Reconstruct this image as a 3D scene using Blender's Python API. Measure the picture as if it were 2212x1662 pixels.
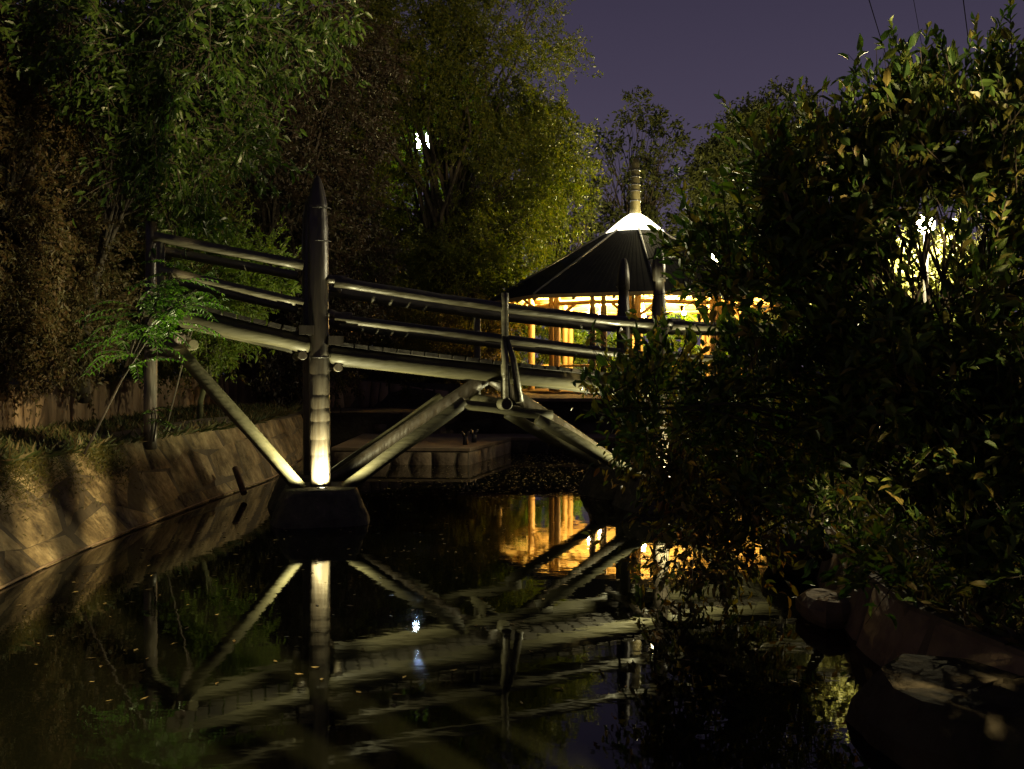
import bpy, math, random
import numpy as np
from mathutils import Vector

for o in list(bpy.data.objects):
    bpy.data.objects.remove(o)
random.seed(7)
RNG = np.random.default_rng(11)
S = bpy.context.scene
COL = S.collection
R = math.radians

# ---------------------------------------------------------------- camera, sky, exposure
CAM_H, F_PX, HOR, CX = 2.08, 2125.0, 795.0, 1106.0      # eye height over the water; picture 2212 px wide
cam = bpy.data.cameras.new('camera')
cam_o = bpy.data.objects.new('camera', cam)
COL.objects.link(cam_o)
cam_o.location = (0, 0, CAM_H)
cam_o.rotation_euler = (R(90), 0, 0)
cam.sensor_width = 36.0
cam.lens = 36.0 * F_PX / 2212.0
cam.shift_y = -(831.0 - HOR) / 2212.0
cam.clip_start = 0.05
cam.clip_end = 3000
S.camera = cam_o

w = bpy.data.worlds.new('World'); S.world = w
w.use_nodes = True
nt = w.node_tree; nt.nodes.clear()
wo = nt.nodes.new('ShaderNodeOutputWorld'); bg = nt.nodes.new('ShaderNodeBackground')
tc = nt.nodes.new('ShaderNodeTexCoord'); sx = nt.nodes.new('ShaderNodeSeparateXYZ')
rp = nt.nodes.new('ShaderNodeValToRGB')
nt.links.new(tc.outputs['Generated'], sx.inputs[0]); nt.links.new(sx.outputs['Z'], rp.inputs[0])
cr = rp.color_ramp
cr.elements[0].position = 0.0; cr.elements[0].color = (0.094, 0.075, 0.106, 1)
cr.elements[1].position = 0.62; cr.elements[1].color = (0.024, 0.020, 0.038, 1)
e = cr.elements.new(0.18); e.color = (0.066, 0.054, 0.090, 1)
e = cr.elements.new(0.36); e.color = (0.040, 0.033, 0.060, 1)
nt.links.new(rp.outputs[0], bg.inputs[0]); bg.inputs[1].default_value = 1.06
nt.links.new(bg.outputs[0], wo.inputs[0])

S.view_settings.view_transform = 'Standard'
S.view_settings.look = 'None'
S.view_settings.exposure = 0
S.view_settings.gamma = 1
S.view_settings.use_curve_mapping = False
cy = S.cycles
cy.use_denoising = True
cy.max_bounces = 7; cy.diffuse_bounces = 3; cy.glossy_bounces = 4; cy.transmission_bounces = 4; cy.transparent_max_bounces = 6
cy.caustics_reflective = False; cy.caustics_refractive = False
cy.sample_clamp_indirect = 3.0
cy.use_light_tree = True


# ---------------------------------------------------------------- helpers
def P(x, y, d):
    """point seen at picture position x, y at distance d along the view"""
    return Vector(((x - CX) / F_PX * d, d, CAM_H - (y - HOR) / F_PX * d))


def tag(o, label=None, cat=None, group=None, kind=None):
    if label: o['label'] = label
    if cat: o['category'] = cat
    if group: o['group'] = group
    if kind: o['kind'] = kind
    return o


def empty(name, loc, label, cat, group=None):
    o = bpy.data.objects.new(name, None)
    o.empty_display_size = 0.2
    COL.objects.link(o)
    o.location = loc
    return tag(o, label, cat, group)


class MB:
    """collects shapes, links them as one mesh object"""
    def __init__(self):
        self.v = []; self.f = []; self.smooth = []

    def add(self, vs, fs, smooth=True):
        n = len(self.v)
        self.v += [tuple(p) for p in vs]
        self.f += [tuple(i + n for i in q) for q in fs]
        self.smooth += [smooth] * len(fs)
        return self

    def tube(self, pts, rad, n=12, cap=True, wob=0.0, rnd=None):
        pts = [Vector(p) for p in pts]
        m = len(pts)
        if not hasattr(rad, '__len__'): rad = [rad] * m
        vs = []; fs = []
        ref = Vector((0, 0, 1))
        d0 = (pts[-1] - pts[0]).normalized()
        if abs(d0.z) > 0.9: ref = Vector((0, 1, 0))
        for i, p in enumerate(pts):
            t = (pts[min(i + 1, m - 1)] - pts[max(i - 1, 0)]).normalized()
            a = t.cross(ref).normalized(); b = t.cross(a).normalized()
            for k in range(n):
                q = 2 * math.pi * k / n
                r = rad[i] * (1 + (wob * (random.random() - .5) if wob else 0))
                vs.append(p + (a * math.cos(q) + b * math.sin(q)) * r)
        for i in range(m - 1):
            for k in range(n):
                k2 = (k + 1) % n
                fs.append((i * n + k, i * n + k2, (i + 1) * n + k2, (i + 1) * n + k))
        self.add(vs, fs, True)
        if cap:
            n0 = len(self.v) - n * m
            self.f.append(tuple(n0 + k for k in range(n))[::-1]); self.smooth.append(False)
            self.f.append(tuple(n0 + (m - 1) * n + k for k in range(n))); self.smooth.append(False)
        return self

    def log(self, a, b, r, n=14, sag=0.0, steps=9, taper=1.0, wob=0.05):
        """a slightly uneven round timber from a to b"""
        a = Vector(a); b = Vector(b)
        pts = []; rs = []
        ph = random.random() * 9
        for i in range(steps):
            t = i / (steps - 1)
            p = a.lerp(b, t)
            p = p + Vector((0, 0, -sag * 4 * t * (1 - t)))
            p += Vector((0.0, 0.008 * math.sin(ph + 5 * t), 0.010 * math.sin(ph * 2 + 7 * t)))
            pts.append(p); rs.append(r * (1 + (taper - 1) * t) * (1 + wob * math.sin(ph + 9 * t) * .6))
        pts.insert(0, pts[0] + (pts[0] - pts[1]).normalized() * r * .06); rs.insert(0, rs[0] * .9)
        pts.append(pts[-1] + (pts[-1] - pts[-2]).normalized() * r * .06); rs.append(rs[-1] * .9)
        return self.tube(pts, rs, n, wob=wob * .5)

    def box(self, c, ax, ay, az, smooth=False):
        """oriented box: centre and three half-axis vectors"""
        c = Vector(c); ax = Vector(ax); ay = Vector(ay); az = Vector(az)
        vs = [c + ax * i + ay * j + az * k for k in (-1, 1) for j in (-1, 1) for i in (-1, 1)]
        fs = [(0, 2, 3, 1), (4, 5, 7, 6), (0, 1, 5, 4), (2, 6, 7, 3), (0, 4, 6, 2), (1, 3, 7, 5)]
        return self.add(vs, fs, smooth)

    def lathe(self, c, prof, n=24, wob=0.0, cap=True):
        """prof: list of (radius, z)"""
        c = Vector(c)
        vs = []; fs = []; m = len(prof)
        for (r, z) in prof:
            for k in range(n):
                q = 2 * math.pi * k / n
                rr = r * (1 + wob * (random.random() - .5))
                vs.append(c + Vector((rr * math.cos(q), rr * math.sin(q), z)))
        for i in range(m - 1):
            for k in range(n):
                k2 = (k + 1) % n
                fs.append((i * n + k, i * n + k2, (i + 1) * n + k2, (i + 1) * n + k))
        if cap:
            fs.append(tuple(range(n))[::-1]); fs.append(tuple((m - 1) * n + k for k in range(n)))
        return self.add(vs, fs, True)

    def mesh(self, name):
        me = bpy.data.meshes.new(name)
        me.from_pydata(self.v, [], self.f)
        me.polygons.foreach_set('use_smooth', self.smooth)
        me.update()
        return me

    def build(self, name, mat, parent=None):
        me = self.mesh(name)
        me.materials.append(mat)
        return link(name, me, parent)


def link(name, me, parent=None):
    o = bpy.data.objects.new(name, me)
    COL.objects.link(o)
    if parent is not None:
        o.parent = parent
        o.matrix_parent_inverse = world_of(parent).inverted()
    return o


from mathutils import Matrix
def world_of(o):
    m = Matrix.Translation(o.location) @ o.rotation_euler.to_matrix().to_4x4()
    if o.parent: m = world_of(o.parent) @ o.matrix_parent_inverse @ m
    return m


def np_mesh(name, verts, faces, smooth=False):
    """verts (N,3), faces (M,k) equal-sided"""
    me = bpy.data.meshes.new(name)
    k = faces.shape[1]
    me.vertices.add(len(verts)); me.vertices.foreach_set('co', np.asarray(verts, np.float32).ravel())
    me.loops.add(faces.size); me.loops.foreach_set('vertex_index', faces.astype(np.int32).ravel())
    me.polygons.add(len(faces))
    me.polygons.foreach_set('loop_start', np.arange(0, faces.size, k, dtype=np.int32))
    me.polygons.foreach_set('loop_total', np.full(len(faces), k, np.int32))
    me.polygons.foreach_set('use_smooth', np.full(len(faces), smooth))
    me.update(calc_edges=True)
    return me


# ---------------------------------------------------------------- materials
def mat(name):
    m = bpy.data.materials.new(name); m.use_nodes = True
    t = m.node_tree
    return m, t, t.nodes['Principled BSDF']


def N(t, kind, **kw):
    n = t.nodes.new(kind)
    for k, v in kw.items(): setattr(n, k, v)
    return n


def ramp(t, fac, stops):
    r = N(t, 'ShaderNodeValToRGB')
    el = r.color_ramp.elements
    el[0].position, el[0].color = stops[0][0], (*stops[0][1], 1)
    el[1].position, el[1].color = stops[-1][0], (*stops[-1][1], 1)
    for p, c in stops[1:-1]:
        x = el.new(p); x.color = (*c, 1)
    t.links.new(fac, r.inputs[0])
    return r.outputs[0]


def noise_mat(name, stops, scale=4.0, rough=0.8, bump=0.3, stretch=(1, 1, 1), detail=8, bscale=None, spec=0.5, rot=(0, 0, 0), rvar=None, bdist=0.02, tone=0.22):
    m, t, b = mat(name)
    tc = N(t, 'ShaderNodeTexCoord'); mp = N(t, 'ShaderNodeMapping')
    mp.inputs['Scale'].default_value = stretch
    mp.inputs['Rotation'].default_value = rot
    t.links.new(tc.outputs['Object'], mp.inputs[0])
    n = N(t, 'ShaderNodeTexNoise'); n.inputs['Scale'].default_value = scale; n.inputs['Detail'].default_value = detail
    n.inputs['Roughness'].default_value = 0.65
    t.links.new(mp.outputs[0], n.inputs[0])
    oi = N(t, 'ShaderNodeObjectInfo')
    ad = N(t, 'ShaderNodeMath', operation='MULTIPLY_ADD')
    t.links.new(oi.outputs['Random'], ad.inputs[0]); ad.inputs[1].default_value = tone
    sb = N(t, 'ShaderNodeMath', operation='SUBTRACT'); t.links.new(n.outputs[0], sb.inputs[0]); sb.inputs[1].default_value = tone / 2
    t.links.new(sb.outputs[0], ad.inputs[2])
    c = ramp(t, ad.outputs[0], stops)
    t.links.new(c, b.inputs['Base Color'])
    b.inputs['Roughness'].default_value = rough
    b.inputs['Specular IOR Level'].default_value = spec
    n2 = N(t, 'ShaderNodeTexNoise'); n2.inputs['Scale'].default_value = bscale or scale * 4; n2.inputs['Detail'].default_value = 6
    t.links.new(mp.outputs[0], n2.inputs[0])
    if rvar:
        mr = N(t, 'ShaderNodeMapRange'); mr.inputs[3].default_value = rvar[0]; mr.inputs[4].default_value = rvar[1]
        mr.inputs[1].default_value = .3; mr.inputs[2].default_value = .7
        t.links.new(n2.outputs[0], mr.inputs[0]); t.links.new(mr.outputs[0], b.inputs['Roughness'])
    bp_ = N(t, 'ShaderNodeBump'); bp_.inputs['Strength'].default_value = bump; bp_.inputs['Distance'].default_value = bdist
    t.links.new(n2.outputs[0], bp_.inputs['Height']); t.links.new(bp_.outputs[0], b.inputs['Normal'])
    return m


def leaf_mat(name, cols, transl=0.35, rough=0.45, spec=0.4, nscale=0.6):
    """leaf: random tint per leaf and slow drift through the crown; some light passes through"""
    m, t, b = mat(name)
    g = N(t, 'ShaderNodeNewGeometry'); tc = N(t, 'ShaderNodeTexCoord')
    n = N(t, 'ShaderNodeTexNoise'); n.inputs['Scale'].default_value = nscale; n.inputs['Detail'].default_value = 3
    t.links.new(tc.outputs['Object'], n.inputs[0])
    mx = N(t, 'ShaderNodeMath', operation='MULTIPLY_ADD'); mx.inputs[1].default_value = 0.65
    t.links.new(g.outputs['Random Per Island'], mx.inputs[0])
    sc = N(t, 'ShaderNodeMath', operation='MULTIPLY'); sc.inputs[1].default_value = 0.42
    t.links.new(n.outputs[0], sc.inputs[0]); t.links.new(sc.outputs[0], mx.inputs[2])
    k = len(cols)
    c = ramp(t, mx.outputs[0], [(0.12 + 0.76 * i / (k - 1), cols[i]) for i in range(k)])
    t.links.new(c, b.inputs['Base Color'])
    b.inputs['Roughness'].default_value = rough; b.inputs['Specular IOR Level'].default_value = spec
    tr = N(t, 'ShaderNodeBsdfTranslucent')
    hs = N(t, 'ShaderNodeHueSaturation'); hs.inputs['Value'].default_value = 1.5; hs.inputs['Saturation'].default_value = 1.15
    t.links.new(c, hs.inputs['Color']); t.links.new(hs.outputs[0], tr.inputs[0])
    ms = N(t, 'ShaderNodeMixShader'); ms.inputs[0].default_value = transl
    t.links.new(b.outputs[0], ms.inputs[1]); t.links.new(tr.outputs[0], ms.inputs[2])
    t.links.new(ms.outputs[0], t.nodes['Material Output'].inputs[0])
    return m


def emit_mat(name, col, strength):
    m, t, b = mat(name)
    b.inputs['Base Color'].default_value = (*col, 1)
    b.inputs['Emission Color'].default_value = (*col, 1)
    b.inputs['Emission Strength'].default_value = strength
    return m


M = {}
M['post'] = noise_mat('post_timber', [(.3, (.016, .0125, .009)), (.55, (.036, .029, .021)), (.75, (.08, .068, .048))], 3, .42, .7, (1, 1, .10), bscale=16, rvar=(.22, .65))
M['log'] = noise_mat('peeled_log', [(.28, (.022, .020, .011)), (.5, (.056, .052, .029)), (.75, (.11, .102, .058))], 2.2, .5, .3, (.14, 1, 1), bscale=20, rvar=(.42, .8), spec=.3)
M['rail'] = noise_mat('rail_timber', [(.28, (.025, .022, .014)), (.5, (.065, .059, .037)), (.75, (.12, .11, .07))], 2.5, .45, .6, (.12, 1, 1), bscale=20, rvar=(.28, .65))
M['plank'] = noise_mat('deck_plank', [(.3, (.014, .012, .009)), (.7, (.045, .038, .027))], 3, .7, .4, (1, .3, 1), bscale=12)
M['metal'] = noise_mat('dark_iron', [(.3, (.02, .019, .018)), (.7, (.06, .055, .05))], 8, .4, .1)
M['rust'] = noise_mat('rusty_iron', [(.3, (.04, .018, .010)), (.7, (.12, .055, .03))], 8, .8, .4)
M['stone'] = noise_mat('bank_stone', [(.33, (.045, .032, .016)), (.46, (.15, .112, .055)), (.56, (.26, .20, .10)), (.70, (.42, .34, .19))], 2.6, .9, 1.0, (1, 1, 1), bscale=9, bdist=.06, detail=12, tone=.09)
M['mortar'] = noise_mat('wall_mortar', [(.3, (.05, .04, .026)), (.7, (.13, .105, .065))], 3, .95, .6)
M['flag'] = noise_mat('flagstone', [(.28, (.11, .075, .04)), (.5, (.24, .165, .095)), (.75, (.38, .28, .17))], 2.2, .9, .7, (1, 1, .35), bscale=9, bdist=.04)
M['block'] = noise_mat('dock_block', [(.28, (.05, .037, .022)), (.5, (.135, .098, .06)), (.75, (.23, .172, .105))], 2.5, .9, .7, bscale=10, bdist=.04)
M['dark_block'] = noise_mat('dark_stone', [(.3, (.022, .0195, .014)), (.7, (.066, .057, .040))], 2.5, .95, .7, bscale=9, bdist=.04, spec=.08)  # darker and duller than the dock blocks
M['conc'] = noise_mat('pier_concrete', [(.3, (.022, .021, .016)), (.58, (.06, .055, .042)), (.7, (.15, .13, .10))], 5, .8, .8, bscale=11, bdist=.03)
M['roof'] = noise_mat('roof_sheet', [(.3, (.009, .0088, .0095)), (.7, (.02, .019, .02))], 2, .75, .15, spec=.2)
M['seam'] = noise_mat('hip_flashing', [(.3, (.06, .056, .055)), (.7, (.12, .115, .11))], 4, .4, .1)
M['warmwood'] = noise_mat('varnished_pine', [(.3, (.40, .27, .085)), (.7, (.64, .47, .17))], 3, .5, .2, (1, 1, .3))
M['column'] = noise_mat('round_pine_column', [(.3, (.34, .24, .085)), (.7, (.56, .41, .16))], 3, .5, .2, (1, 1, .3))
M['paving'] = noise_mat('terrace_paving', [(.3, (.09, .063, .036)), (.7, (.2, .145, .085))], 3, .85, .4)
M['bark'] = noise_mat('bark', [(.3, (.016, .012, .008)), (.7, (.05, .038, .025))], 6, .9, .8, (1, 1, .3), bscale=20)
M['twig'] = noise_mat('green_twig', [(.3, (.05, .055, .022)), (.7, (.13, .135, .055))], 6, .7, .3)
M['soil'] = noise_mat('soil', [(.3, (.020, .017, .010)), (.55, (.045, .037, .021)), (.75, (.085, .068, .038))], 1.3, .95, .9, bscale=8, bdist=.06)
M['grassleaf'] = leaf_mat('grass_blades', [(.028, .038, .010), (.05, .07, .018), (.10, .095, .035), (.16, .11, .05)], .3, .6)
M['lf_red'] = leaf_mat('russet_leaf', [(.05, .030, .013), (.078, .049, .018), (.072, .058, .019), (.048, .046, .015), (.105, .066, .028)], .3, .55, nscale=.5)
M['lf_green'] = leaf_mat('mid_green_leaf', [(.015, .034, .006), (.028, .060, .009), (.046, .088, .013), (.085, .13, .022)], .38, .38, .5)
M['lf_dark'] = leaf_mat('plum_leaf', [(.017, .012, .007), (.024, .014, .009), (.020, .021, .008), (.032, .019, .011)], .25, .5)
M['lf_yel'] = leaf_mat('yellow_green_leaf', [(.036, .052, .008), (.066, .086, .012), (.105, .118, .015), (.175, .165, .022)], .42, .45)
M['lf_olive'] = leaf_mat('olive_leaf', [(.040, .046, .012), (.068, .072, .018), (.10, .092, .022), (.13, .10, .026)], .35, .5)
M['lf_shrub'] = leaf_mat('glossy_shrub_leaf', [(.016, .036, .008), (.028, .060, .011), (.05, .088, .016), (.085, .115, .02), (.16, .12, .03)], .36, .46, .4, nscale=1.2)
M['lf_shrub2'] = leaf_mat('lamplit_shrub_leaf', [(.018, .036, .009), (.04, .065, .013), (.10, .105, .02), (.19, .15, .03), (.20, .10, .03)], .36, .34, .5, nscale=1.5)  # yellow and orange tints put warm lamplight into the leaf colour
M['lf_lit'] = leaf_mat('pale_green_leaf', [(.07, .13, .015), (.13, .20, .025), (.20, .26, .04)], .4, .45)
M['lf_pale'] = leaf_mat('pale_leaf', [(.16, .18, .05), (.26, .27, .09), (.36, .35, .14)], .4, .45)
M['lf_fern'] = leaf_mat('pinnate_leaf', [(.030, .075, .012), (.05, .11, .018), (.085, .15, .03)], .38, .4)
M['lf_far'] = leaf_mat('far_leaf', [(.03, .038, .014), (.055, .065, .02), (.09, .10, .028)], .3, .55)
M['litter'] = leaf_mat('floating_leaf', [(.10, .065, .025), (.19, .14, .05), (.28, .22, .09)], .05, .5)
M['spire'] = noise_mat('weathered_bamboo', [(.3, (.09, .075, .03)), (.7, (.2, .17, .075))], 5, .6, .3)
M['wire'] = noise_mat('cable', [(.3, (.004, .004, .004)), (.7, (.008, .008, .008))], 5, .9, .1, spec=0)
M['glow'] = emit_mat('lantern_glow', (1.0, .92, .66), 5.0)
M['warmlamp'] = emit_mat('warm_lamp', (1.0, .66, .25), 60.0)
M['whitelamp'] = emit_mat('white_lamp', (.72, .90, 1.0), 420.0)
M['streetlamp'] = emit_mat('street_lamp_glass', (1.0, .88, .52), 60.0)
M['uplens'] = emit_mat('uplight_lens', (1.0, .93, .62), 12.0)


def water_mat():
    m, t, b = mat('pond_water')
    b.inputs['Base Color'].default_value = (.0045, .005, .0026, 1)
    b.inputs['Roughness'].default_value = .012
    b.inputs['IOR'].default_value = 1.38
    tc = N(t, 'ShaderNodeTexCoord'); mp = N(t, 'ShaderNodeMapping'); mp.inputs['Scale'].default_value = (.9, 1.6, 1)
    mp.inputs['Rotation'].default_value = (0, 0, R(20))
    t.links.new(tc.outputs['Object'], mp.inputs[0])
    n = N(t, 'ShaderNodeTexNoise'); n.inputs['Scale'].default_value = 2.2; n.inputs['Detail'].default_value = 3; n.inputs['Roughness'].default_value = .5
    t.links.new(mp.outputs[0], n.inputs[0])
    n3 = N(t, 'ShaderNodeTexNoise'); n3.inputs['Scale'].default_value = .35; n3.inputs['Detail'].default_value = 4
    t.links.new(mp.outputs[0], n3.inputs[0])
    mr = N(t, 'ShaderNodeMapRange'); mr.inputs[1].default_value = .4; mr.inputs[2].default_value = .65; mr.inputs[3].default_value = .008; mr.inputs[4].default_value = .05
    t.links.new(n3.outputs[0], mr.inputs[0]); t.links.new(mr.outputs[0], b.inputs['Roughness'])
    bp_ = N(t, 'ShaderNodeBump'); bp_.inputs['Strength'].default_value = .02; bp_.inputs['Distance'].default_value = .06
    t.links.new(n.outputs[0], bp_.inputs['Height']); t.links.new(bp_.outputs[0], b.inputs['Normal'])
    return m
M['water'] = water_mat()


# ---------------------------------------------------------------- ground and water
LEFT = [(-5.2, -14, 0), (-5.0, 2, 0), (-4.72, 6, 0), (-4.69, 9.0, 0), (-4.8, 10.75, 0), (-4.78, 12.5, 0), (-4.65, 15.8, 0), (-4.45, 18.5, 0), (-4.7, 21.5, 0), (-5.1, 25.6, 0)]
RIGHT = [(1.95, -14, 0), (3.0, 1.0, 0), (3.0, 3.6, 0), (2.9, 4.6, 0), (2.8, 5.1, 0), (2.6, 6.1, 0), (2.5, 6.7, 0), (2.6, 8.0, 0), (3.3, 11.2, 0), (4.4, 15.1, 0), (6.2, 17.0, 0), (7.6, 20.0, 0), (7.9, 25.6, 0)]


def interp(poly, y):
    ys = [p[1] for p in poly]; xs = [p[0] for p in poly]
    return np.interp(y, ys, xs)


UP = [(-8.6, -14), (-8.5, 14), (-8.5, 21), (-8.2, 25), (-7.2, 28), (-5.2, 29.6), (-3.6, 30.0)]   # upper wall in plan


def up_x(y):
    return np.interp(y, [p[1] for p in UP], [p[0] for p in UP])


def ground_h(x, y):
    lx = interp(LEFT, y); rx = interp(RIGHT, y)
    wdy = np.interp(y, [2, 5, 7, 9, 10.75, 12.5, 14, 15.8, 17.2, 18.5, 20, 21.5, 23.5, 25.6], [1.0, 1.0, 1.0, .98, .92, .78, .68, .62, .56, .5, .46, .42, .4, .4]) + .12
    lb = np.where(y < 11, .95, np.where(y < 16, 1.04, 1.0))
    h = np.where(x < lx - wdy, lb, -.8)
    h = np.where((x < lx - wdy) & (x < up_x(y) - .2), 1.72, h)
    h = np.where(x > rx + .25, .46, h)
    far = y > 25.9
    fh = np.where(x < -1.45, .88, 1.24)
    fh = np.where((x < -1.45) & (y > 29.9), 1.6, fh)
    fh = np.where((x < up_x(y) - .2) & (y < 29.9), 1.72, fh)
    h = np.where(far, fh, h)
    return h


gx = np.unique(np.concatenate([np.arange(-12, 11, .16), np.linspace(-400, -12, 40), np.linspace(11, 400, 40)]))
gy = np.unique(np.concatenate([np.arange(-3, 34, .16), np.linspace(-300, -3, 30), np.linspace(34, 600, 60)]))
GX, GY = np.meshgrid(gx, gy)
GZ = ground_h(GX, GY)
GZ = GZ + np.where(GZ > 0, .03 * np.sin(GX * 2.1 + GY) * np.cos(GY * 1.7 - GX * .6), 0)
nx, ny = len(gx), len(gy)
idx = np.arange(nx * ny).reshape(ny, nx)
faces = np.stack([idx[:-1, :-1], idx[:-1, 1:], idx[1:, 1:], idx[1:, :-1]], -1).reshape(-1, 4)
g = link('ground', np_mesh('ground', np.stack([GX, GY, GZ], -1).reshape(-1, 3), faces, False))
g.data.materials.append(M['soil']); tag(g, kind='structure')
wm = MB().add([(-6, -13.5, 0), (9, -13.5, 0), (9, 26.2, 0), (-6, 26.2, 0)], [(0, 1, 2, 3)], False)
tag(wm.build('water', M['water']), kind='structure')


# ---------------------------------------------------------------- stone walls
def stone_mesh(corners, nrm, proud, inset=.018):
    """a stone: four back corners, pillow front pushed out along nrm"""
    c = [Vector(p) for p in corners]; nrm = Vector(nrm)
    cen = sum(c, Vector()) / 4
    b = MB(); k = 4
    size = (c[1] - c[0]).length
    def q(u, v): return c[0].lerp(c[1], u).lerp(c[3].lerp(c[2], u), v)
    tilt = Vector((random.uniform(-1, 1), random.uniform(-1, 1), 0)) * min(size, .5) * .018
    vs = []; fs = []
    for j in range(k + 1):
        for i in range(k + 1):
            u, v = i / k, j / k
            edge = min(u, 1 - u, v, 1 - v)
            if edge == 0:
                p = q(u, v) - nrm * .04
            else:
                uu = .5 + (u - .5) * 1.75; vv = .5 + (v - .5) * 1.75
                corner = edge == .25
                p = q(uu, vv) + nrm * (proud * (.72 if corner else 1) + random.uniform(-.22, .22) * proud + tilt.x * (u - .5) * 2 + tilt.y * (v - .5) * 2)
            vs.append(p)
    for j in range(k):
        for i in range(k):
            fs.append((j * (k + 1) + i, j * (k + 1) + i + 1, (j + 1) * (k + 1) + i + 1, (j + 1) * (k + 1) + i))
    b.add(vs, fs, True)
    return b


def course_wall(parent, base, top, n_cols, rows, mt, jit, proud, gap=.012, seed=1, out=None):
    """lay stones on the surface between two 3-D polylines"""
    rnd = random.Random(seed)
    def along(poly, t):
        ds = [0]
        for a, b in zip(poly[:-1], poly[1:]): ds.append(ds[-1] + (Vector(b) - Vector(a)).length)
        q = t * ds[-1]
        for i in range(len(poly) - 1):
            if q <= ds[i + 1] + 1e-9:
                k = (q - ds[i]) / max(ds[i + 1] - ds[i], 1e-9)
                return Vector(poly[i]).lerp(Vector(poly[i + 1]), k)
        return Vector(poly[-1])
    hs = [0]
    for r in range(rows): hs.append(hs[-1] + rnd.uniform(.75, 1.25))
    hs = [h / hs[-1] for h in hs]
    joints = [[hs[r] + (rnd.uniform(-1, 1) * jit / rows if 0 < r < rows else 0) for _ in range(n_cols * 3 + 1)] for r in range(rows + 1)]
    for r in range(rows):
        ts = [0]
        while ts[-1] < 1 - .4 / n_cols: ts.append(ts[-1] + rnd.uniform(.55, 1.5) / n_cols)
        ts[-1] = 1
        lean = [rnd.uniform(-.22, .22) / n_cols for _ in ts]; lean[0] = lean[-1] = 0
        for i in range(len(ts) - 1):
            def q(t, hrow):
                hh = np.interp(t * (n_cols * 3), range(n_cols * 3 + 1), joints[hrow])
                return along(base, t).lerp(along(top, t), hh)
            t0, t1 = ts[i], ts[i + 1]
            c = [q(min(max(t0 - lean[i], 0), 1), r), q(min(max(t1 - lean[i + 1], 0), 1), r), q(min(max(t1 + lean[i + 1], 0), 1), r + 1), q(min(max(t0 + lean[i], 0), 1), r + 1)]
            nn = (c[1] - c[0]).cross(c[3] - c[0]).normalized()
            if out is not None and nn.dot(Vector(out)) < 0:
                nn = -nn; c = [c[1], c[0], c[3], c[2]]
            cen = sum(c, Vector()) / 4
            c = [p + (cen - p).normalized() * gap for p in c]
            stone_mesh(c, nn, proud * rnd.uniform(.6, 1.4)).build('stone', mt, parent)


def core_wall(name, base, top, mt, parent, thick, out):
    """solid mortar body behind the stones"""
    b = MB(); vs = []; n = len(base); out = Vector(out)
    for a, t in zip(base, top):
        vs += [Vector(a), Vector(t), Vector(t) - out * thick, Vector(a) - out * thick]
    fs = []
    for i in range(n - 1):
        for k in range(4):
            k2 = (k + 1) % 4
            fs.append((i * 4 + k, i * 4 + k2, i * 4 + 4 + k2, i * 4 + 4 + k))
    fs.append((0, 3, 2, 1)); e = (n - 1) * 4; fs.append((e, e + 1, e + 2, e + 3))
    b.add(vs, fs, False)
    return b.build(name, mt, parent)


wl = empty('retaining_wall', (-4.8, 12, 0), 'sloping brown stone retaining wall along the left edge of the pond', 'wall')
lb = [(interp(LEFT, y), y, -.15) for y in (2, 5, 7, 9, 10.75, 12.5, 14, 15.8, 17.2, 18.5, 20, 21.5, 23.5, 25.6)]
hb = [.95, .95, .97, 1.0, 1.02, 1.05, 1.08, 1.1, 1.12, 1.1, 1.05, .95, .9, .88]
wd = [1.0, 1.0, 1.0, .98, .92, .78, .68, .62, .56, .5, .46, .42, .4, .4]
lt = [(b_[0] - k, b_[1], h) for b_, k, h in zip(lb, wd, hb)]
core_wall('mortar', lb, lt, M['mortar'], wl, .35, (1, 0, -.2))
course_wall(wl, lb, lt, 28, 3, M['stone'], .5, .026, gap=.008, seed=5, out=(1, 0, .6))
_q = [Vector(a_).lerp(Vector(b_), .148) + Vector((.055, 0, 0)) for a_, b_ in zip(lb, lt)]
MB().tube([p_.lerp(q_, k_ / 4) for p_, q_ in zip(_q[:-1], _q[1:]) for k_ in range(4)], .014, 5, wob=.5).build('waterline_deposit', M['flag'], wl)

wu = empty('flagstone_wall', (-8.4, 18, 1), 'upright flagstone wall behind the pond path under the hedge', 'wall')
ub = [(-8.5, 8, .9), (-8.5, 14, .95), (-8.5, 21, .95), (-8.2, 25, .9), (-7.2, 28, .86), (-5.2, 29.6, .84), (-3.6, 30.0, .84), (-1.9, 29.9, .84)]
ut = [(x, y, z) for (x, y, _), z in zip(ub, (1.72, 1.75, 1.85, 1.9, 1.85, 1.78, 1.65, 1.4))]
core_wall('mortar', ub, ut, M['mortar'], wu, .3, (.8, -.6, 0))
course_wall(wu, ub, ut, 70, 1, M['flag'], .2, .05, gap=.02, seed=9, out=(.8, -.6, 0))

wr = empty('stone_step_wall', (-3.2, 26, .3), 'low wall of squared stone blocks behind the far end of the pond', 'wall')
rb = [(-5.15, 26.0, -.1), (-3.2, 25.9, -.1), (-1.4, 25.9, -.1)]; rt = [(-5.15, 26.1, .9), (-3.2, 26.05, .9), (-1.4, 26.0, .92)]
core_wall('mortar', rb, rt, M['mortar'], wr, .25, (0, -1, 0))
course_wall(wr, rb, rt, 7, 3, M['block'], .2, .08, gap=.02, seed=3, out=(0, -1, 0))

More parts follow.
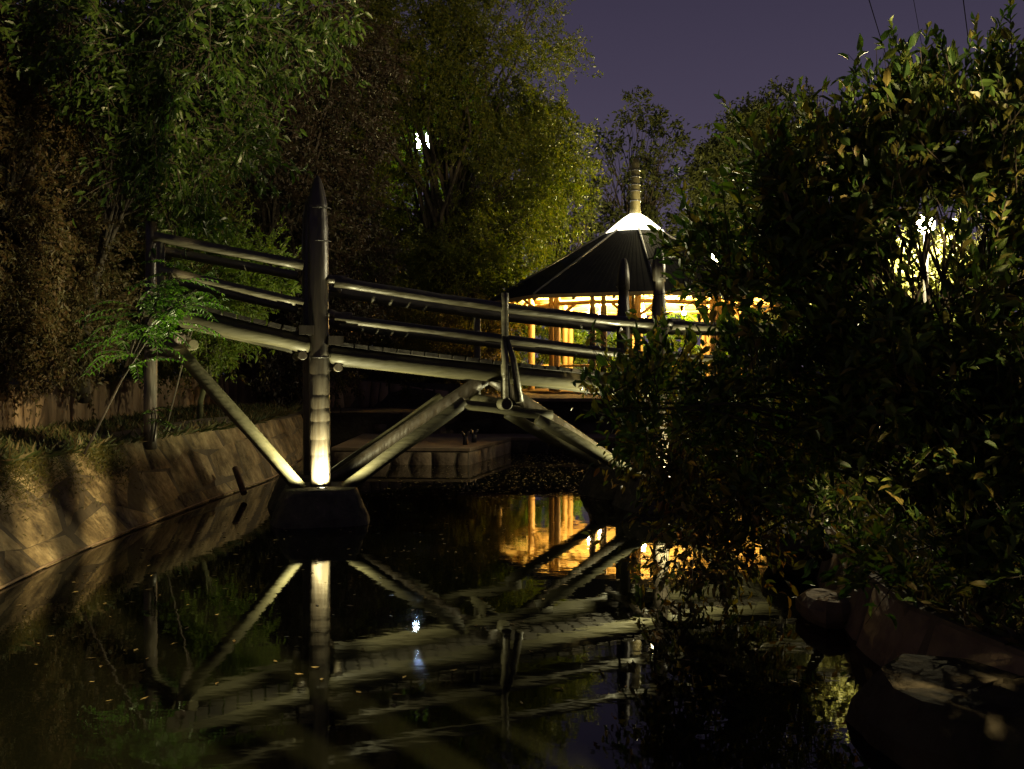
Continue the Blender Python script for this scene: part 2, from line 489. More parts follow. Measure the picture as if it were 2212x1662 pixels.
# dock at the far end: paved top on a stone block face
dk = empty('stone_dock', (-1.8, 23, 0), 'low stone dock jutting into the far end of the pond', 'dock')
dp = [(-3.9, 25.8), (-3.9, 21.2), (-.9, 21.0), (-.02, 24.2), (7.9, 24.3), (7.9, 25.8)]
b = MB(); n = len(dp)
b.add([(x, y, .3) for x, y in dp] + [(x, y, .36) for x, y in dp], [tuple(range(n, 2 * n))] + [(i, (i + 1) % n, n + (i + 1) % n, n + i) for i in range(n)], False)
b.build('dock_top', M['paving'], dk)
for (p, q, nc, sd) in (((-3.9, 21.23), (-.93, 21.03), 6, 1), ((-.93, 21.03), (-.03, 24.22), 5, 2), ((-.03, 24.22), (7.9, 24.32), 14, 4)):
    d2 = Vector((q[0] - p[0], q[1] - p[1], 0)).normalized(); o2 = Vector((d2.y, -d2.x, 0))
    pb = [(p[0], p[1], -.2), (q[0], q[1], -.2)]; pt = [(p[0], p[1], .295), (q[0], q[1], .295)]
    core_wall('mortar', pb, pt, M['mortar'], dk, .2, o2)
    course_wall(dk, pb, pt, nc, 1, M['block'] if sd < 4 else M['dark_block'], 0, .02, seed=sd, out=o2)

# terrace retaining plinth
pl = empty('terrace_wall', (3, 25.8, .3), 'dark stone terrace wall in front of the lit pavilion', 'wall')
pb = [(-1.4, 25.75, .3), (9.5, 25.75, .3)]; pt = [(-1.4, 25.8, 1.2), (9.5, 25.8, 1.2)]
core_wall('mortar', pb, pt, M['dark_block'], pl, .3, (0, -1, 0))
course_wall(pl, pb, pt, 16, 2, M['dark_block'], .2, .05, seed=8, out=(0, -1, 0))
for k in range(9):
    MB().box((-1.4 + 1.2 * (k + .5), 25.93, 1.245), (.59, 0, 0), (0, .26, 0), (0, 0, .042)).build('coping_stone', M['paving'], pl)

# right bank
wb = empty('pond_edge_wall', (3, 9, 0), 'dark low stone edging along the right bank of the pond', 'wall')
ys = (-2, 1, 2.5, 3.6, 4.6, 5.1, 6.1, 6.7, 7.2, 8.0, 9.5, 11.2, 13, 15.1, 16.2, 17.0, 18.5, 20.0, 22.5, 25)
rb = [(interp(RIGHT, y), y, -.2) for y in ys]; rt = [(interp(RIGHT, y) + .2, y, .47) for y in ys]
core_wall('mortar', rb, rt, M['mortar'], wb, .35, (-1, 0, 0))
course_wall(wb, rb, rt, 30, 1, M['block'], 0, .05, seed=12, out=(-1, 0, .2))


def boulder(name, c, size, mt, label, seed, flat=.55):
    rnd = random.Random(seed)
    b = MB(); vs = []; fs = []
    nu, nv = 12, 7
    for j in range(nv + 1):
        ph = math.pi * j / nv
        for i in range(nu):
            th = 2 * math.pi * i / nu
            d = Vector((math.sin(ph) * math.cos(th), math.sin(ph) * math.sin(th), math.cos(ph)))
            k = max(abs(d.x), abs(d.y), abs(d.z) / flat * .8) ** .75
            r = 1 / k * .78 * (1 + .10 * math.sin(3 * d.x + seed) * math.cos(4 * d.y - seed) + .07 * rnd.uniform(-1, 1))
            vs.append(Vector(c) + Vector((d.x * size[0], d.y * size[1], d.z * size[2])) * r)
    for j in range(nv):
        for i in range(nu):
            i2 = (i + 1) % nu
            fs.append((j * nu + i, (j + 1) * nu + i, (j + 1) * nu + i2, j * nu + i2))
    b.add(vs, fs, False)
    return tag(b.build(name, mt), label, 'rock')


boulder('boulder', (2.72, 5.45, .02), (.95, .8, .56), M['dark_block'], 'big smooth dark boulder at the pond edge in the lower right corner', 3)
boulder('boulder', (3.35, 4.45, .0), (.85, .8, .58), M['dark_block'], 'second big boulder behind the corner one, at the right picture edge', 14)
boulder('boulder', (2.62, 8.1, .1), (.3, .4, .2), M['block'], 'small flat stone poking from the right bank just above the water', 6)
boulder('boulder', (3.1, 10.2, .2), (.6, .7, .4), M['dark_block'], 'dark rounded rock half under the shrub at the water', 9)


# ---------------------------------------------------------------- footbridge
B0 = Vector((-2.61, 13.4, 0)); BU = Vector((.9645, .2640, 0)).normalized(); BV = Vector((-BU.y, BU.x, 0)); UPZ = Vector((0, 0, 1))


def bw(s, v, z):
    return B0 + BU * s + BV * v + UPZ * z


def bp(x, y, v=0.0):
    """where the sight line through x, y meets the upright plane at offset v of the bridge"""
    k = (x - CX) / F_PX
    o = B0 + BV * v
    s = (k * o.y - o.x) / (BU.x - BU.y * k)
    d = o.y + BU.y * s
    return s, CAM_H - (y - HOR) * d / F_PX


ds, dz = zip(*[bp(x, y) for x, y in ((345, 668), (420, 688), (520, 712), (640, 738), (725, 768), (950, 793), (1100, 810), (1220, 821), (1435, 848))])
ds = list(ds) + [7.0, 9.2]; dz = list(dz) + [dz[-1] - .03, dz[-1] + .05]


def zs(s):      # stringer centre height
    return float(np.interp(s, ds, dz))


SR = 5.02       # second tower along the bridge
bridge = empty('footbridge', B0, 'rustic log footbridge with tall pointed posts crossing the pond', 'bridge')
SRAD = .125
for v in (.04, 1.50):
    for (s0, s1) in ((-2.25, -.2), (.17, 2.6), (2.62, SR - .18), (SR + .18, 9.0)):
        pts = [bw(s, v, zs(s)) for s in np.linspace(s0, s1, 12)]
        rs = [SRAD * (1 + .03 * math.sin(3 * s + v)) for s in np.linspace(s0, s1, 12)]
        d0 = (pts[0] - pts[1]).normalized(); d1 = (pts[-1] - pts[-2]).normalized()
        P0 = [pts[0] + d0 * .09, pts[0] + d0 * .07]; P1 = [pts[-1] + d1 * .07, pts[-1] + d1 * .09]
        if s0 == .17 or s1 < 0 and False: pass
        MB().tube(P0 + pts + P1, [.05, .09] + rs + [.09, .05], 18, wob=.02).build('stringer', M['log'], bridge)
s = -2.2
while s < 9.0:
    if not (abs(s) < .14 or abs(s - SR) < .14):
        sl = (zs(s + .1) - zs(s - .1)) / .2
        t = (BU + UPZ * sl).normalized(); nrm = t.cross(BV).normalized()
        if nrm.z < 0: nrm = -nrm
        c = bw(s, .79, zs(s)) + nrm * (SRAD + .03)
        MB().box(c, t * .083, BV * (.89 + random.uniform(-.02, .02)), nrm * .024).build('plank', M['plank'], bridge)
    s += .195

# tall posts
def tall_post(s, v, z0, prof, wob=.03):
    pts = []; rs = []
    for (r, z) in prof:
        pts.append(bw(s, v, z)); rs.append(r)
    lean = Vector((random.uniform(-.012, .012), 0, 0))
    pts = [p + lean * (p.z - z0) for p in pts]
    return MB().tube(pts, rs, 22, wob=wob).build('post', M['post'], bridge)


def rings(z0, z1, r0, r1, step=.13):
    out = []; z = z0; k = 0
    while z < z1:
        r = r0 + (r1 - r0) * (z - z0) / (z1 - z0)
        out.append((r * (1.0 + .006 * math.sin(k * 2.3)), z)); out.append((r * (1.0 + .008 * math.cos(k)), z + step * .42))
        out.append((r * .990, z + step * .5)); out.append((r * 1.0, z + step * .58))
        z += step * random.uniform(.8, 2.2); k += 1
    return out


ZT = 4.70
left_prof = rings(.40, 2.2, .142, .138) + [(.137, 2.3), (.136, 3.0), (.138, 3.6), (.139, 3.95), (.134, 4.08), (.122, 4.22), (.130, 4.27), (.128, 4.31), (.105, 4.45), (.075, 4.58), (.035, 4.67), (.008, 4.70)]
pL = tall_post(0, 0, .4, left_prof)
pLb = tall_post(0, 1.55, .4, left_prof)
right_prof = rings(.42, 2.0, .118, .112) + [(.110, 2.1), (.112, 2.7), (.108, 2.95), (.088, 3.22), (.082, 3.37), (.102, 3.375), (.099, 3.6), (.082, 3.74), (.062, 3.82), (.045, 3.87), (.012, 3.89)]
pR = tall_post(SR, 0, .4, right_prof, .05)
pRb = tall_post(SR, 1.55, .4, right_prof, .05)
for (p, s, v, zz) in ((pL, 0, 0, (2.22, 3.80, 4.25)), (pLb, 0, 1.55, (2.22, 3.8, 4.25)), (pR, SR, 0, (2.1, 3.42)), (pRb, SR, 1.55, (2.1, 3.42))):
    for z in zz:
        q = bw(s, v, z); k_ = 1 if s == 0 else (.80 if z < 3 else .72)
        MB().lathe(q, [(.135 * k_, -.006), (.146 * k_, -.006), (.146 * k_, .006), (.135 * k_, .006)], 24, cap=False).build('wire_band', M['metal'], p)

# rails, one log per bay
def rail(name, px, v, r, n=14):
    pts = [bw(s, v, z) for s, z in px]
    q = []; rs = []
    for i in range(len(pts) - 1):
        for k in range(5):
            q.append(pts[i].lerp(pts[i + 1], k / 5)); rs.append(r * random.uniform(.96, 1.04))
    q.append(pts[-1]); rs.append(r)
    return MB().tube(q, rs, n, wob=.03).build(name, M['rail'], bridge)


hand_l = [bp(x, y) for x, y in ((333, 512), (440, 533), (655, 574))]
hand_m = [bp(x, y) for x, y in ((722, 610), (950, 646), (1105, 668), (1310, 692), (1412, 700))]
mid_l = [bp(x, y) for x, y in ((345, 584), (440, 606), (655, 656))]
mid_m = [bp(x, y) for x, y in ((722, 688), (880, 708), (1045, 728), (1240, 752), (1400, 770))]
hand_r = [(SR + .15, hand_m[-1][1] - .02), (7, hand_m[-1][1] - .05), (9, hand_m[-1][1])]
mid_r = [(SR + .15, mid_m[-1][1] - .02), (7, mid_m[-1][1] - .05), (9, mid_m[-1][1])]
for v in (-.04, 1.55):
    for nm, px, r in (('handrail', hand_l, .068), ('handrail', hand_m, .074), ('handrail', hand_r, .07), ('middle_rail', mid_l, .06), ('middle_rail', mid_m, .066), ('middle_rail', mid_r, .06)):
        if v > 1: px = [(s_, z_ + .0) for s_, z_ in px]
        rail(nm, px, v, r)

# rail stubs either side of the towers (dark sockets)
for s, zz in ((0, (hand_m[0][1] + .01, mid_m[0][1] + .02)), (SR, (hand_m[-1][1], mid_m[-1][1]))):
    for v in (0, 1.55):
        for z in zz:
            MB().log(bw(s + .1, v - .02, z + .04), bw(s + .42, v - .03, z - .01), .06, 12).build('rail_socket', M['post'], bridge)

# rail posts between the towers, with outrigger braces
def hp(px, x, y): return None
sc, _ = bp(1087, 700)
ztop = bp(1087, 634)[1]; zlow = bp(1087, 868)[1]
MB().log(bw(sc, -.09, zlow), bw(sc, -.09, ztop), .055, 14, wob=.03).build('rail_post', M['rail'], bridge)
MB().tube([bw(sc + .02, -.1, ztop - .62), bw(sc + .09, -.22, ztop - .95), bw(sc + .15, -.34, zlow)], [.03, .045, .06], 12).build('brace', M['rail'], bridge)
MB().tube([bw(sc - .02, -.1, ztop - .62), bw(sc - .02, -.22, ztop - .95), bw(sc - .04, -.34, zlow)], [.03, .045, .055], 12).build('brace', M['rail'], bridge)
MB().log(bw(sc, 1.62, zlow), bw(sc, 1.62, ztop), .055, 14, wob=.03).build('rail_post', M['rail'], bridge)
for s in (-2.05, 7.0, 8.9):
    for v in (0.06, 1.47):
        if s < 0 and v > 1: continue
        zr = np.interp(s, [p[0] for p in hand_l + hand_m + hand_r], [p[1] for p in hand_l + hand_m + hand_r])
        MB().log(bw(s, v - .08, zs(s) - .1), bw(s, v - .08, zr + .06), .055, 12, wob=.03).build('rail_post', M['rail'], bridge)

# bank post that carries the left end, with its head logs
bx = P(325, 945, 14.29)
MB().log(Vector((bx.x, bx.y, .9)), Vector((bx.x + .01, bx.y, 4.2)), .098, 14, wob=.03, steps=14, taper=.8).build('bank_post', M['post'], bridge)
s_h, z_h = bp(388, 748)
hd = bw(s_h, 0, z_h)
MB().log(Vector((bx.x - .05, bx.y - .1, z_h + .06)), hd + BU * .17 + UPZ * .02, .075, 14).build('head_log', M['log'], bridge)
MB().log(Vector((bx.x + .05, bx.y - .15, z_h - .09)), hd + BU * -.02 - UPZ * .1, .055, 12).build('head_log', M['log'], bridge)
MB().log(hd + UPZ * .1 - BV * .05, hd + UPZ * .1 + BV * 1.7, .08, 14).build('cross_beam', M['post'], bridge)

# struts
def strut(a, b_, r, taper=1.0, m='log'):
    MB().log(a, b_, r, 16, steps=11, taper=taper, wob=.05).build('strut', M[m], bridge)

ZP = .44
strut(bw(-.26, -.06, ZP), hd - UPZ * .06, .092)
s1, z1 = bp(1003, 868, -.1)
strut(bw(.32, -.1, ZP), bw(s1, -.1, z1), .088)
strut(bw(.25, .95, ZP), bw(2.52, .75, zs(2.5) - .05), .105, m='post')
strut(bw(.28, 1.55, ZP), bw(s1, 1.55, z1), .088)
sb0, zb0 = bp(992, 874, -.1); sb1, zb1 = bp(1192, 897, -.1)
for v in (-.1, 1.55):
    MB().log(bw(sb0, v, zb0), bw(sb1, v, zb1), .07, 16, wob=.03).build('beam', M['log'], bridge)
MB().log(bw(sc - .06, -.42, zlow - .02), bw(sc - .06, 1.9, zlow - .02), .085, 14).build('cross_beam', M['log'], bridge)
se, ze = bp(1160, 905, -.12)
strut(bw(SR - .34, -.12, ZP), bw(se, -.12, ze), .088)
strut(bw(SR - .34, 1.55, ZP), bw(se, 1.55, ze), .088)
strut(bw(SR - .30, .45, ZP), bw(2.55, .55, zs(2.5) - .08), .10, m='post')
strut(bw(SR + .34, -.1, ZP), bw(SR + 1.9, -.1, zs(SR + 1.9) - .14), .088)
# saddles that hold the log ends at both towers
for s in (-.24, .24, SR - .24, SR + .24):
    MB().log(bw(s, -.04, zs(s) - .15), bw(s, 1.6, zs(s) - .15), .06, 14).build('saddle', M['post'], bridge)
for s in (-.19, .2, SR - .2, SR + .2):
    for v in (.02, 1.52):
        MB().box(bw(s, v, zs(s) + .2), BU * .1, BV * .14, UPZ * .06).build('clamp_block', M['post'], bridge)

# concrete piers and their uplights
def pier(v0, s, label):
    t = empty('bridge_pier', bw(s, v0, 0), label, 'pier', 'concrete piers under the bridge towers')
    rnd = random.Random(int(s * 10 + v0 * 3))
    b = MB(); vs = []; fs = []
    rows = [(-.7, .80, .70), (-.05, .68, .65), (.12, .62, .62), (.30, .55, .58), (.43, .49, .55), (.47, .46, .52)]
    n = 28
    rows = [tuple(p + (q - p) * k / 3 for p, q in zip(r0, r1)) for r0, r1 in zip(rows[:-1], rows[1:]) for k in range(3)] + [rows[-1]]
    for (z, a, c) in rows:
        for k in range(n):
            q = 2 * math.pi * k / n
            sq = max(abs(math.cos(q)), abs(math.sin(q))) ** -.65
            j = 1 + rnd.uniform(-.022, .022) - (.05 * max(0, math.sin(7 * q + z * 9)) * max(0, math.sin(3 * q - z * 14)) if z < .42 else 0)
            vs.append(bw(s + a * math.cos(q) * sq * j, v0 + c * math.sin(q) * sq * j, z + (rnd.uniform(-.012, .012) if z < .46 else 0)))
    for i in range(len(rows) - 1):
        for k in range(n):
            k2 = (k + 1) % n
            fs.append((i * n + k, i * n + k2, (i + 1) * n + k2, (i + 1) * n + k))
    fs.append(tuple((len(rows) - 1) * n + k for k in range(n)))
    b.add(vs, fs, True)
    b.build('pier_body', M['conc'], t)
    return t


pier(0, 0, 'dark concrete pier under the brightly lit left front post')
pier(1.55, 0, 'dark concrete pier under the shaded left back post')
pier(0, SR, 'dark concrete pier under the right front post behind the shrub')
pier(1.55, SR, 'dark concrete pier under the right back post behind the shrub')


def uplight(s, v, power, label, col=(1.0, .91, .48)):
    c = bw(s, v, .474)
    t = empty('uplight', c, label, 'uplight', 'ground lights at the bridge post feet')
    MB().lathe(c, [(.055, 0), (.075, 0), (.075, .016), (.058, .016)], 20, cap=False).build('ring', M['metal'], t)
    MB().lathe(c + UPZ * .006, [(.001, 0), (.056, 0)], 20, cap=False).build('lens', M['uplens'], t)
    l = bpy.data.lights.new('uplight_lamp', 'SPOT'); l.energy = power; l.color = col
    l.spot_size = R(172); l.spot_blend = .35; l.shadow_soft_size = .035
    o = bpy.data.objects.new('uplight_lamp', l); COL.objects.link(o)
    o.parent = t; o.location = (0, 0, .03); o.rotation_euler = (R(180), 0, 0)


uplight(.0, -.32, 1000, 'ground light blazing at the foot of the left front post')
uplight(.02, 1.92, 260, 'ground light hidden behind the left back post')
uplight(SR, -.32, 1000, 'ground light at the foot of the right front post')
uplight(SR, 1.92, 300, 'ground light hidden behind the right back post')


# ---------------------------------------------------------------- pavilion
PC = Vector((4.36, 34.8, 0)); ER, EZ = 5.2, 4.40; TR, TZ = .98, 6.86; FL = 1.30
pav = empty('pavilion', PC + UPZ * FL, 'octagonal open pavilion glowing orange inside under a dark pointed roof', 'pavilion')


def oct_(k, r, z, off=0.0):
    a = R(45 * k + off) - math.pi / 2
    return PC + Vector((r * math.cos(a), r * math.sin(a), z))


for k in range(8):
    a0, a1 = oct_(k, ER, EZ), oct_(k + 1, ER, EZ); b0, b1 = oct_(k, TR, TZ), oct_(k + 1, TR, TZ)
    m = MB()
    nn = (a1 - a0).cross(b0 - a0).normalized()
    if nn.z < 0: nn = -nn
    nr = 34
    for i in range(nr):      # ribbed sheet: alternating strips
        p, q = i / nr, (i + 1) / nr; h = .012 if i % 2 else .0
        v = [a0.lerp(a1, p), a0.lerp(a1, q), b0.lerp(b1, q), b0.lerp(b1, p)]
        m.add([x + nn * h for x in v] + [x - nn * .05 for x in v], [(0, 1, 2, 3), (4, 7, 6, 5), (0, 4, 5, 1), (1, 5, 6, 2), (2, 6, 7, 3), (3, 7, 4, 0)], False)
    m.build('roof_panel', M['roof'], pav)
    MB().tube([a0 + UPZ * .03, b0 + UPZ * .03], .035, 8).build('hip_ridge', M['seam'], pav)
    # ceiling boards below the sheet
    m = MB(); lo = -.10
    v = [oct_(k, ER - .02, EZ + lo), oct_(k + 1, ER - .02, EZ + lo), oct_(k + 1, TR, TZ + lo), oct_(k, TR, TZ + lo)]
    m.add(v, [(0, 1, 2, 3)], False); m.build('ceiling_panel', M['warmwood'], pav)
    MB().box((a0 + a1) / 2 - UPZ * .06, (a1 - a0) / 2 * .995, ((a0 + a1) / 2 - PC - UPZ * EZ).normalized() * .02, UPZ * .06).build('fascia', M['column'], pav)
    for q in (.0, .33, .66):
        f0 = a0.lerp(a1, q); f1 = b0.lerp(b1, q)
        MB().tube([f0 - UPZ * .17, f1 - UPZ * .17], .045, 8).build('rafter', M['warmwood'], pav)
CR = 3.7
THS = (-98, -53, -8, 37, 82, 127, 172, -143)
heads = []
for th in THS:
    for dth in (-2.1, 2.1):
        a = R(th + dth) - math.pi / 2
        c = PC + Vector((CR * math.cos(a), CR * math.sin(a), 0))
        MB().log(c + UPZ * FL, c + UPZ * 4.78, .105, 14, wob=.03).build('column', M['column'], pav)
    a = R(th) - math.pi / 2
    heads.append(PC + Vector((CR * math.cos(a), CR * math.sin(a), 0)))
for i, c in enumerate(heads):
    order = sorted(heads, key=lambda q: (q - c).length)
    a = math.atan2(c.y - PC.y, c.x - PC.x)
    nxt = PC + Vector((CR * math.cos(a + math.pi / 4), CR * math.sin(a + math.pi / 4), 0))
    MB().log(c + UPZ * 4.62, nxt + UPZ * 4.62, .09, 12).build('ring_beam', M['warmwood'], pav)
    MB().log(c + UPZ * 4.2, nxt + UPZ * 4.2, .07, 12).build('ring_beam', M['warmwood'], pav)
    o = (c - PC).normalized()
    MB().log(c + UPZ * 3.55, c + o * 1.25 + UPZ * 4.28, .05, 10).build('brace', M['warmwood'], pav)
    t = (nxt - c).normalized()
    MB().log(c + UPZ * 3.6, c + t * .8 + UPZ * 4.2, .05, 10).build('brace', M['warmwood'], pav)
    MB().log(nxt + UPZ * 3.6, nxt - t * .8 + UPZ * 4.2, .05, 10).build('brace', M['warmwood'], pav)
    MB().log(c + UPZ * 2.15, nxt + UPZ * 2.15, .04, 10).build('guard_rail', M['warmwood'], pav) if i % 2 else None
for i in range(4):
    MB().log(heads[i] + UPZ * 4.45, PC * 2 - heads[i] + UPZ * 4.45, .075, 12).build('tie_beam', M['warmwood'], pav)
oc = P(1078, 830, 34.4)
MB().log(Vector((oc.x, oc.y, FL)), Vector((oc.x, oc.y, 4.35)), .10, 12).build('eave_column', M['column'], pav)
MB().lathe(PC, [(4.5, FL - .25), (4.5, FL)], 8).build('floor', M['paving'], pav)
# lantern and spire
m = MB()
for k in range(24):
    pass
MB().lathe(PC, [(1.04, TZ - .02), (.98, TZ + .06), (.72, TZ + .28), (.42, TZ + .52), (.2, TZ + .66), (.17, TZ + .70)], 28, wob=.02).build('lantern_skylight', M['glow'], pav)
sp = MB().lathe(PC, [(.20, 7.52), (.185, 7.7), (.175, 8.0), (.165, 8.6), (.15, 9.1), (.14, 9.3), (.11, 9.44), (.04, 9.5)], 20).build('spire', M['spire'], pav)
for z, r in ((7.98, .185), (8.33, .18), (8.55, .178), (8.83, .175), (9.06, .168)):
    MB().lathe(PC + UPZ * z, [(r - .03, -.02), (r + .012, -.02), (r + .012, .02), (r - .03, .02)], 20, cap=False).build('spire_band', M['seam'], sp)


def point_light(name, loc, power, col, rad=.06, parent=None):
    l = bpy.data.lights.new(name, 'POINT'); l.energy = power; l.color = col; l.shadow_soft_size = rad
    o = bpy.data.objects.new(name, l); COL.objects.link(o); o.location = loc
    if parent is not None:
        o.parent = parent; o.matrix_parent_inverse = world_of(parent).inverted()
    return o


for i, th in enumerate((-98, -20, 60, 140, 200)):
    a = R(th + 22) - math.pi / 2
    c = PC + Vector((1.7 * math.cos(a), 1.7 * math.sin(a), 4.0))
    MB().lathe(c, [(.02, -.06), (.07, -.05), (.08, 0), (.06, .06), (.02, .08)], 12).build('lamp', M['warmlamp'], pav)
    MB().tube([c + UPZ * .08, c + UPZ * .6], .012, 6).build('lamp_rod', M['metal'], pav)
    point_light('pavilion_lamp', c - UPZ * .14 , 380, (1.0, .60, .19), .08, pav)
    l = bpy.data.lights.new('pavilion_uplight', 'SPOT'); l.energy = 8500; l.color = (1.0, .68, .25); l.spot_size = R(179); l.spot_blend = .08; l.shadow_soft_size = .05
    o = bpy.data.objects.new('pavilion_uplight', l); COL.objects.link(o); o.location = c + Vector((0, 0, .14)); o.rotation_euler = (R(180), 0, 0)
    o.parent = pav; o.matrix_parent_inverse = world_of(pav).inverted()
point_light('lantern_lamp', PC + Vector((.55, -.75, 7.6)), 90, (1, .84, .42), .1, pav)

# two slim posts standing on the terrace before the pavilion
for (x, y, lab) in ((1280, 598, 'slim knobbly timber post on the terrace, left of the pair'), (1304, 594, 'slim knobbly timber post on the terrace, right of the pair')):
    p = P(x, y, 31.5)
    t = MB().tube([Vector((p.x, p.y, z)) for z in (1.2, 2.2, 3.2, 3.9, 4.1, 4.3, 4.45, 4.75, 4.92, 5.02)], [.1, .1, .105, .11, .085, .08, .098, .095, .07, .02], 16, wob=.06).build('timber_post', M['post'])
    tag(t, lab, 'post', 'slim timber posts before the pavilion')
# forked mooring posts on the dock
for k, (x, lab) in enumerate(((1005, 'small forked iron mooring post on the dock, left one'), (1024, 'small forked iron mooring post on the dock, right one'))):
    p = P(x, 966 - 6 * k, 22.0 + k * .7); p.z = .36
    b = MB().tube([p, p + UPZ * .2], [.06, .045], 10)
    for sg in (-1, 1): b.tube([p + UPZ * .17, p + Vector((sg * .09, 0, .3))], [.04, .025], 8)
    tag(b.build('mooring_post', M['metal']), lab, 'mooring post', 'mooring posts on the dock')
# rusty pipe leaning out of the bank wall
a = P(508, 1012, 16.0); c = P(527, 1066, 15.6)
tag(MB().tube([a, c], .05, 12).build('drain_pipe', M['rust']), 'short rusty pipe leaning against the sloping wall near the water', 'pipe')


# ---------------------------------------------------------------- foliage
def leaves_np(pos, dirv, length, width, fold=.25, rng=RNG, near=False, curl=.15):
    """pos,dir (N,3); returns verts, faces: kite leaves folded on the midrib"""
    n = len(pos)
    d = dirv / (np.linalg.norm(dirv, axis=1, keepdims=True) + 1e-9)
    r = rng.normal(size=(n, 3)); r[:, 2] = np.abs(r[:, 2]) + .3
    side = np.cross(d, r); side /= np.linalg.norm(side, axis=1, keepdims=True) + 1e-9
    up = np.cross(side, d)
    L = length[:, None]; W = (length * width)[:, None]
    if not near:
        b = pos; t = pos + d * L - up * L * curl
        m = pos + d * L * .45
        l = m + side * W * .5 + up * W * fold; q = m - side * W * .5 + up * W * fold
        v = np.stack([b, q, t, l], 1).reshape(-1, 3)
        i = np.arange(n)[:, None] * 4
        f = np.concatenate([i + np.array([[0, 1, 2]]), i + np.array([[0, 2, 3]])], 0)
        return v, f
    b = pos; m1 = pos + d * L * .3; m2 = pos + d * L * .68 - up * L * curl * .4; t = pos + d * L - up * L * curl
    l1 = m1 + side * W * .46 + up * W * fold; r1 = m1 - side * W * .46 + up * W * fold
    l2 = m2 + side * W * .38 + up * W * fold; r2 = m2 - side * W * .38 + up * W * fold
    v = np.stack([b, m1, m2, t, l1, l2, r1, r2], 1).reshape(-1, 3)
    i = np.arange(n)[:, None] * 8
    tri = [[0, 1, 4], [1, 2, 5], [1, 5, 4], [2, 3, 5], [0, 6, 1], [1, 7, 2], [1, 6, 7], [2, 7, 3]]
    f = np.concatenate([i + np.array([q]) for q in tri], 0)
    return v, f


def in_blob(n, c, r, rng, inner=.3):
    d = rng.normal(size=(n, 3)); d /= np.linalg.norm(d, axis=1, keepdims=True)
    u = (inner ** 3 + (1 - inner ** 3) * rng.random(n)) ** (1 / 3)
    return np.array(c) + d * u[:, None] * np.array(r), d


